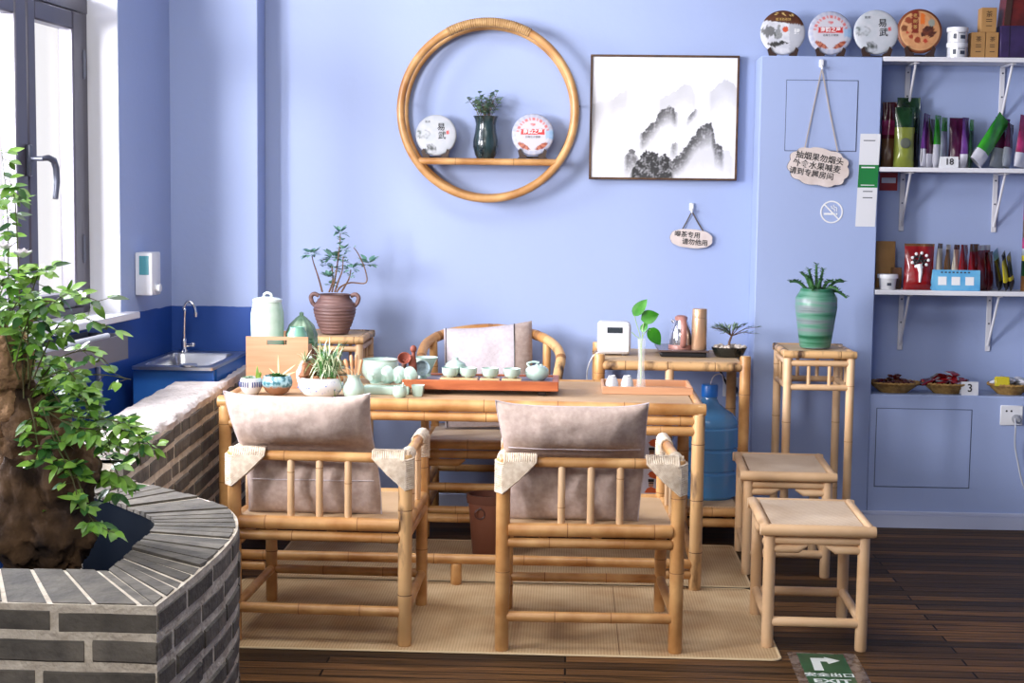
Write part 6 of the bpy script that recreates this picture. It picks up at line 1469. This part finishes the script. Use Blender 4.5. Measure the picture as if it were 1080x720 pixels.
# third shelf
c = ony(934, 290, 6.5); t = thing('brown_folder', 'flat brown card package standing in the shaded left corner of the third shelf', 'package', (c.x, 6.53, shelfz(3))); MB().box((0, 0, .10), (.075, .012, .20), Rx(-.06), bev=.001).box((.040, -.002, .10), (.006, .014, .20), Rx(-.06), bev=.001).build('package_body', 'kraft', t)
for v_ in t.children[0].data.vertices: v_.co.z -= 0
t.location.z -= min(v_.co.z for v_ in t.children[0].data.vertices)
c = ony(945, 290, 6.5); t = thing('small_box', 'little brown box behind the white tub on the third shelf', 'box', (c.x, 6.49, shelfz(3))); MB().b2(-.018, .022, 0, .05, 0, .09, bev=.001).build('box_body', 'foil_brown', t)
c = ony(936.5, 300, 6.435); q = 6.435/1600; h_ = ony(936, 289, 6.435).z-shelfz(3); t = thing('white_tub', 'small white round tub at the left end of the third shelf', 'tub', (c.x, 6.445, shelfz(3)))
MB().lathe([(.001, 0), (8*q, 0), (9.3*q, h_-.016)], seg=32).build('tub_body', 'porcelain', t); MB().lathe([(10.6*q, h_-.017), (10.8*q, h_-.003), (10.2*q, h_), (.001, h_)], seg=32).build('lid', 'white_plastic', t)
k = MB()
for j in range(6): a_ = -PI/2+.08*(j-2.5); k.box((8.75*q*math.cos(a_), 8.75*q*math.sin(a_), h_*.36), (.004, .001, .012), Rz(a_+PI/2))
k.build('print', 'tin_print', t)
q = 6.46/1600
t, R, mz = pouch('large red pouch with a white and black emblem facing out on the third shelf', 974, 3, 31*q, 48*q, .05, ['foil_red', 'foil_brown'], y=6.455, bands=[(.94, 1.1, 1)])
k = MB(); rr = random.Random(3)
for i in range(26): a_ = rr.uniform(0, 6.28); r_ = .026*math.sqrt(rr.random()); k.ball((r_*math.cos(a_)*1.2, -.021, 31*q+r_*math.sin(a_)), .0055, 6, sy=.4)
k.box((0, -.024, 31*q), (.030, .003, .004)).box((0, -.024, 33.5*q), (.022, .003, .004)).build('emblem', 'black', t)
k = MB(); k.tube([(-.004, -.025, 27*q), (.002, -.027, 18*q), (0, -.027, 8*q)], [.013, .008, .004], 8)
for j in range(9): k.ball((.034*math.cos(j*.7), -.022, 31*q+.030*math.sin(j*.7)), .007, 6, sy=.4)
for v_ in k.v: v_.y = min(v_.y, -.018)
k.build('emblem_white', 'white_ink', t)
for (px, w_, h_, m_, lb, rz_, ro, dx) in ((995, .05, 48, ['foil_cream', 'foil_brown'], 'first cream packet turned edge-on right of the large red pouch', .9, .06, 0), (1004, .044, 47, ['foil_brown', 'foil_cream'], 'brown packet turned edge-on between the two cream ones on the third shelf', .95, .05, 0), (1012.5, .05, 47, ['foil_cream', 'foil_brown'], 'second cream packet turned edge-on next to the red pouches', .9, .05, 0)):
    pouch(lb, px, 3, w_, h_*q, .026, m_, y=6.48, rz=rz_, roll=ro, bands=[(.9, 1.1, 1)])
pouch('glossy red pouch turned edge-on behind the blue card on the third shelf', 1021, 3, .07, 47*q, .030, ['foil_red', 'foil_dark_red'], y=6.48, rz=.95, roll=.04)
pouch('second glossy red pouch with a brown top at the right end of the blue card', 1032, 3, .072, 48*q, .030, ['foil_red', 'foil_brown'], y=6.48, rz=.8, roll=.02, bands=[(.82, 1.1, 1)])
pouch('dark red pouch with a crumpled silver top right of the blue card', 1043, 3, .072, 47*q, .030, ['foil_dark_red', 'foil_silver'], y=6.48, rz=.6, roll=-.02, bands=[(.88, 1.1, 1)])
pouch('dark red pouch nearest to the leaning black packets on the third shelf', 1050.5, 3, .05, 40*q, .026, ['foil_dark_red', 'foil_black'], y=6.50, rz=.9, roll=-.06)
pouch('black packet with a blue top leaning left on the third shelf', 1062, 3, .05, 44*q, .022, ['foil_black', mat('foil_sky', srgb(110,170,200), rough=.3)], y=6.47, rz=.9, roll=-.42, bands=[(.8, 1.1, 1)])
pouch('yellow and black packet leaning against the black one on the third shelf', 1069, 3, .05, 42*q, .02, ['foil_yellow', 'foil_black'], y=6.46, rz=1.0, roll=-.46, bands=[(0, .25, 1), (.85, 1.1, 1)])
pouch('last dark packet leaning left at the right end of the third shelf', 1074, 3, .05, 40*q, .02, ['foil_black', 'foil_yellow'], y=6.47, rz=1.0, roll=-.44, bands=[(.3, .4, 1)])
y = 6.412; a = ony(983.5, 290, y); b = ony(1034, 290, y); h_ = ony(1000, 284.5, y).z-shelfz(3); t = thing('blue_card_stand', 'pale blue card stand with three white squares leaning on the third shelf', 'card stand', ((a.x+b.x)/2, y, shelfz(3))); w_ = (b.x-a.x)/2; R = Rx(-.10)
MB().box((0, 0, h_/2), (w_*2, .003, h_), R, bev=.0005).box((0, .022, h_*.44), (w_*2, .003, h_*.95), Rx(.42), bev=.0005).build('card', mat('card_blue', srgb(120,190,226), srgb(80,160,214), rough=.3, scale=14), t)
for x in (-.058, -.002, .055): MB().box(V((x, -.0018, h_*.47)), (.035, .0016, .035), R).build('white_square', 'white_ink', t)
k = MB()
for i in range(8): k.box(V((-.06+i*.016, .0022, h_*.88)), (.009, .0016, .006), R)
k.build('heading', 'tin_print', t)
c = ony(1079.5, 260, 6.47); t = thing('tall_tube', 'tall colourful printed tube at the right edge of the third shelf', 'tube', (c.x+.035, 6.47, shelfz(3))); hh_ = ony(1079, 213, 6.47).z-shelfz(3)
zs5 = [0, .17, .34, .40, .48, .60, .80, 1]; prof = [(.04, z*hh_) for z in zs5]; MB().lathe([(.001, 0)]+prof+[(.001, hh_)], seg=32, mis=[0, 0, 1, 2, 3, 4, 0, 4, 4]).build('tube_body', ['foil_brown', 'foil_deep_green', 'foil_yellow', 'foil_silver', 'foil_pink'], t)
# baskets on the ledge
mat('basket', srgb(176,140,76), srgb(136,100,50), rough=.7, scale=50)
def basket(px, wpx, label, y=6.485):
    c = ony(px, 400, y); R = wpx/2*y/1600; t = thing('snack_basket', label, 'basket', (c.x, y, shelfz(4)), 0, 'shallow woven baskets'); h_ = .042
    MB().lathe([(.001, 0), (R*.55, 0), (R*.85, h_*.6), (R, h_), (R*.96, h_), (R*.8, h_*.62), (R*.5, .006), (.001, .006)], seg=56, sy=min(1, .078/R), fn=lambda a, z, r: r*(1+.012*math.sin(a*28+z*300))).build('woven_bowl', 'basket', t)
    MB().tube([(R*math.cos(i*2*PI/90), R*min(1, .078/R)*math.sin(i*2*PI/90), h_+.002*math.sin(i*2.1)) for i in range(90)], .0052, 8, closed=True).build('rim', 'basket', t); return t, R, c
def heap(px, y, R, n, mats_, label_of, dims, seed, z0=.04, group=None, zmax=.05):
    rr = random.Random(seed); c = ony(px, 400, y)
    for i in range(n):
        a_ = rr.uniform(0, 6.28); r_ = R*math.sqrt(rr.random()); lvl = 1-r_/R; w_, h_, d_ = [v*rr.uniform(.85, 1.15) for v in dims]
        Rm = Rz(rr.uniform(0, 6.28)) @ Rx(rr.uniform(-.5, .5)) @ Ry(rr.uniform(-.4, .4)); k = MB(); nu = 8; 
        for side in (-1, 1):
            o = len(k.v)
            for j in range(nu+1):
                for q_ in range(nu+1):
                    u, v_ = -1+2*q_/nu, -1+2*j/nu; e = max(0, 1-abs(u)**2.4)*max(0, 1-abs(v_)**4); k.v.append(Rm @ V((u*w_/2, v_*h_/2, side*d_/2*e**.6+mnoise.noise(V((u*2+i, v_*2, seed)))*.003)))
            for j in range(nu):
                for q_ in range(nu): p_ = o+j*(nu+1)+q_; f = [p_, p_+1, p_+nu+2, p_+nu+1]; k.f.append(f if side > 0 else f[::-1]); k.m.append(1 if (j == 0 or j == nu-1) else 0)
        lb, mm, nm = label_of(i, rr)
        o_ = k.build(nm, mm, None, loc=(c.x+r_*math.cos(a_), y+r_*.55*math.sin(a_), shelfz(4)+z0+rr.uniform(0, zmax)*lvl)); tag(o_, lb, 'snack', group)
basket(943, 52, 'shallow woven basket at the left of the ledge heaped with brown wrapped snacks'); basket(999, 50, 'shallow woven basket in the middle of the ledge heaped with red packets'); basket(1065, 44, 'shallow woven basket at the right edge of the ledge holding yellow and silver packets')
mat('wrap_brown', srgb(110,62,44), srgb(76,40,30), rough=.3, scale=40)
heap(943, 6.485, .088, 44, None, lambda i, r: ('small brown wrapped snack in the left basket', ['wrap_brown', 'foil_dark_red'], 'wrapped_snack'), (.034, .022, .014), 5, z0=.034, group='brown wrapped snacks in the left basket', zmax=.05)
heap(999, 6.485, .092, 22, None, lambda i, r: ('shiny red snack packet in the middle basket', ['foil_red', 'foil_silver'] if i % 3 else ['foil_dark_red', 'foil_red'], 'red_packet'), (.07, .048, .014), 8, z0=.044, group='red packets in the middle basket', zmax=.055)
heap(1065, 6.485, .06, 6, None, lambda i, r: ('crumpled silver packet in the right basket', ['foil_silver', 'foil_white'], 'silver_packet'), (.07, .05, .03), 12, z0=.05, group='silver packets in the right basket', zmax=.03)
c = ony(1056, 400, 6.45); k = MB(); k.box((0, 0, 0), (.062, .018, .042), Rx(-.35), bev=.004); o_ = k.build('yellow_packet', 'foil_yellow', None, loc=(c.x, 6.435, shelfz(4)+.058)); tag(o_, 'bright yellow packet standing at the front of the right basket', 'snack')

# ------------------------------------------------------------------ rock and climbing plant in the planter
yr_ = 3.42; q = yr_/1600
rt = thing('rock', 'rough brown weathered rock standing in the brick planter', 'rock', (ony(45, 500, yr_).x, yr_, .02))
mat('rock_brown', srgb(112,84,56), srgb(48,34,24), rough=.95, scale=9, bump=1.0, bscale=34, detail=8)
def rk(px, py, dy=0): return ony(px, py, yr_+dy)-V(rt.location)
def rocky(mb, c_, r, sx, sy, sz, seed, amp=.30):
    n0 = len(mb.v); mb.ball(c_, r, 90, sx=sx, sy=sy, sz=sz); c_ = V(c_)
    for i in range(n0, len(mb.v)):
        d = mb.v[i]-c_; mb.v[i] = c_+d*(1+amp*mnoise.fractal(d*10+V((seed, 0, 0)), .7, 2.1, 6)+.10*mnoise.noise(d*34)+.07*mnoise.noise(d*80))
k = MB(); rocky(k, rk(45, 545), .135, .85, .8, 1.25, 3); rocky(k, rk(72, 500, -.02), .085, .8, .8, 1.3, 9); rocky(k, rk(30, 460, .02), .10, 1.0, .8, 1.3, 21); rocky(k, (rk(45, 600).x, 0, .15), .16, 1.1, .8, 1.3, 31)
k.build('lower_rock', 'rock_brown', rt, angle=80)
k = MB(); rocky(k, rk(2, 382, -.02), .075, .85, .8, 1.15, 5, .22); rocky(k, rk(4, 432, -.01), .06, .9, .8, 1.2, 15, .22); k.build('upper_rock', mat('rock_tan2', srgb(176,140,104), srgb(120,86,60), rough=.95, scale=12, bump=1.0, bscale=60, detail=8), rt, angle=80)
iv = thing('climbing_plant', 'leafy green climbing rose cascading over the rock in the brick planter', 'plant', (ony(45, 500, yr_).x, yr_, .02))
st_ = MB(); lf = MB(); rr = random.Random(77); R0 = V(iv.location)
def spray(pts, n, L0=.036, dys=None, per=3):
    P = smooth(pts, 6); st_.tube(P, [.0022*(1-.6*i/len(P)) for i in range(len(P))], 5)
    for i in range(n):
        s = rr.uniform(.25, 1.0)*(len(P)-1); j = min(int(s), len(P)-2); p_ = P[j].lerp(P[j+1], s-j); a_ = rr.uniform(0, 6.28)
        d = V((math.cos(a_), math.sin(a_)*.8, rr.uniform(-.7, .5))); pe = p_+d*L0*.5; st_.tube([p_, pe], .0008, 4)
        for m_ in range(per):
            dd = d if m_ == 0 else (Rz(1.1 if m_ == 1 else -1.1) @ d); lf.leaf(pe, dd+V((0, 0, rr.uniform(-.3, .2))), (rr.uniform(-.4, .4), -.55, .8), L0*rr.uniform(.6, 1.15), L0*.52*rr.uniform(.7, 1.1), 0 if rr.random() < .72 else 1, droop=rr.uniform(0, .3), fold=.18, n=4)
def ip(px, py, dy=0): return ony(px, py, yr_+dy)-R0
G = ip(40, 330)
sprs = [((20, 420), (10, 330), (8, 230), (2, 160), 12), ((25, 420), (20, 300), (16, 215), (10, 190), 9), ((30, 400), (30, 330), (40, 290), (48, 285), 12), ((30, 410), (45, 340), (70, 310), (105, 318), 16), ((35, 400), (60, 345), (85, 335), (115, 345), 14), ((20, 380), (-5, 320), (-10, 300), (-12, 270), 12),
        ((30, 420), (60, 380), (95, 370), (120, 390), 16), ((35, 430), (70, 400), (105, 395), (138, 400), 14), ((40, 430), (75, 430), (100, 440), (118, 470), 16), ((40, 430), (85, 440), (125, 445), (160, 470), 18), ((45, 440), (90, 460), (120, 490), (125, 520), 14), ((45, 430), (80, 450), (135, 455), (150, 478), 12),
        ((45, 430), (60, 470), (75, 500), (85, 540), 12), ((40, 440), (50, 490), (55, 540), (50, 580), 10), ((50, 440), (80, 500), (95, 545), (115, 560), 8), ((25, 400), (30, 370), (45, 355), (60, 350), 16), ((20, 400), (5, 350), (12, 330), (18, 318), 14), ((45, 400), (70, 390), (85, 410), (92, 430), 16), ((50, 410), (60, 420), (75, 450), (72, 480), 14), ((30, 420), (35, 440), (40, 470), (45, 490), 12), ((30, 390), (45, 375), (60, 395), (50, 420), 16), ((15, 390), (25, 350), (40, 320), (60, 318), 12), ((0, 400), (-10, 350), (10, 290), (28, 305), 12)]
for s_ in sprs:
    d0 = rr.uniform(-.16, .02); pts = [ip(s_[i][0], s_[i][1], d0*(.7+.4*i/3)) for i in range(4)]; spray(pts, int(s_[4]*(.7 if s_[3][0] > 90 and s_[3][1] < 410 else 1.6)), L0=rr.uniform(.032, .045))
st_.build('stems', mat('vine_stem', srgb(92,110,52), srgb(84,70,44), rough=.7, scale=20), iv); lf.build('foliage', ['leaf_green', 'leaf_dark'], iv)
def bloom(px, py, dy, r, m_, nm):
    k = MB(); c_ = ip(px, py, dy)
    for ring in range(3):
        for i in range(6): a_ = 2*PI*(i+ring*.5)/6; k.leaf(c_+V((0, 0, -r*.2)), (math.cos(a_)*(.4+.35*ring), math.sin(a_)*(.4+.35*ring)-.2, 1-.3*ring), (0, 0, 1), r*(.9+.2*ring), r*.95, droop=-.25, fold=.3)
    k.build(nm, m_, iv)
bloom(24, 270, -.10, .022, mat('petal_white', srgb(240,234,236), rough=.5, sub=.2), 'white_flower'); bloom(6, 262, -.08, .016, 'petal_white', 'white_flower'); bloom(34, 338, -.12, .015, mat('petal_pink', srgb(232,170,150), rough=.5), 'pink_flower')
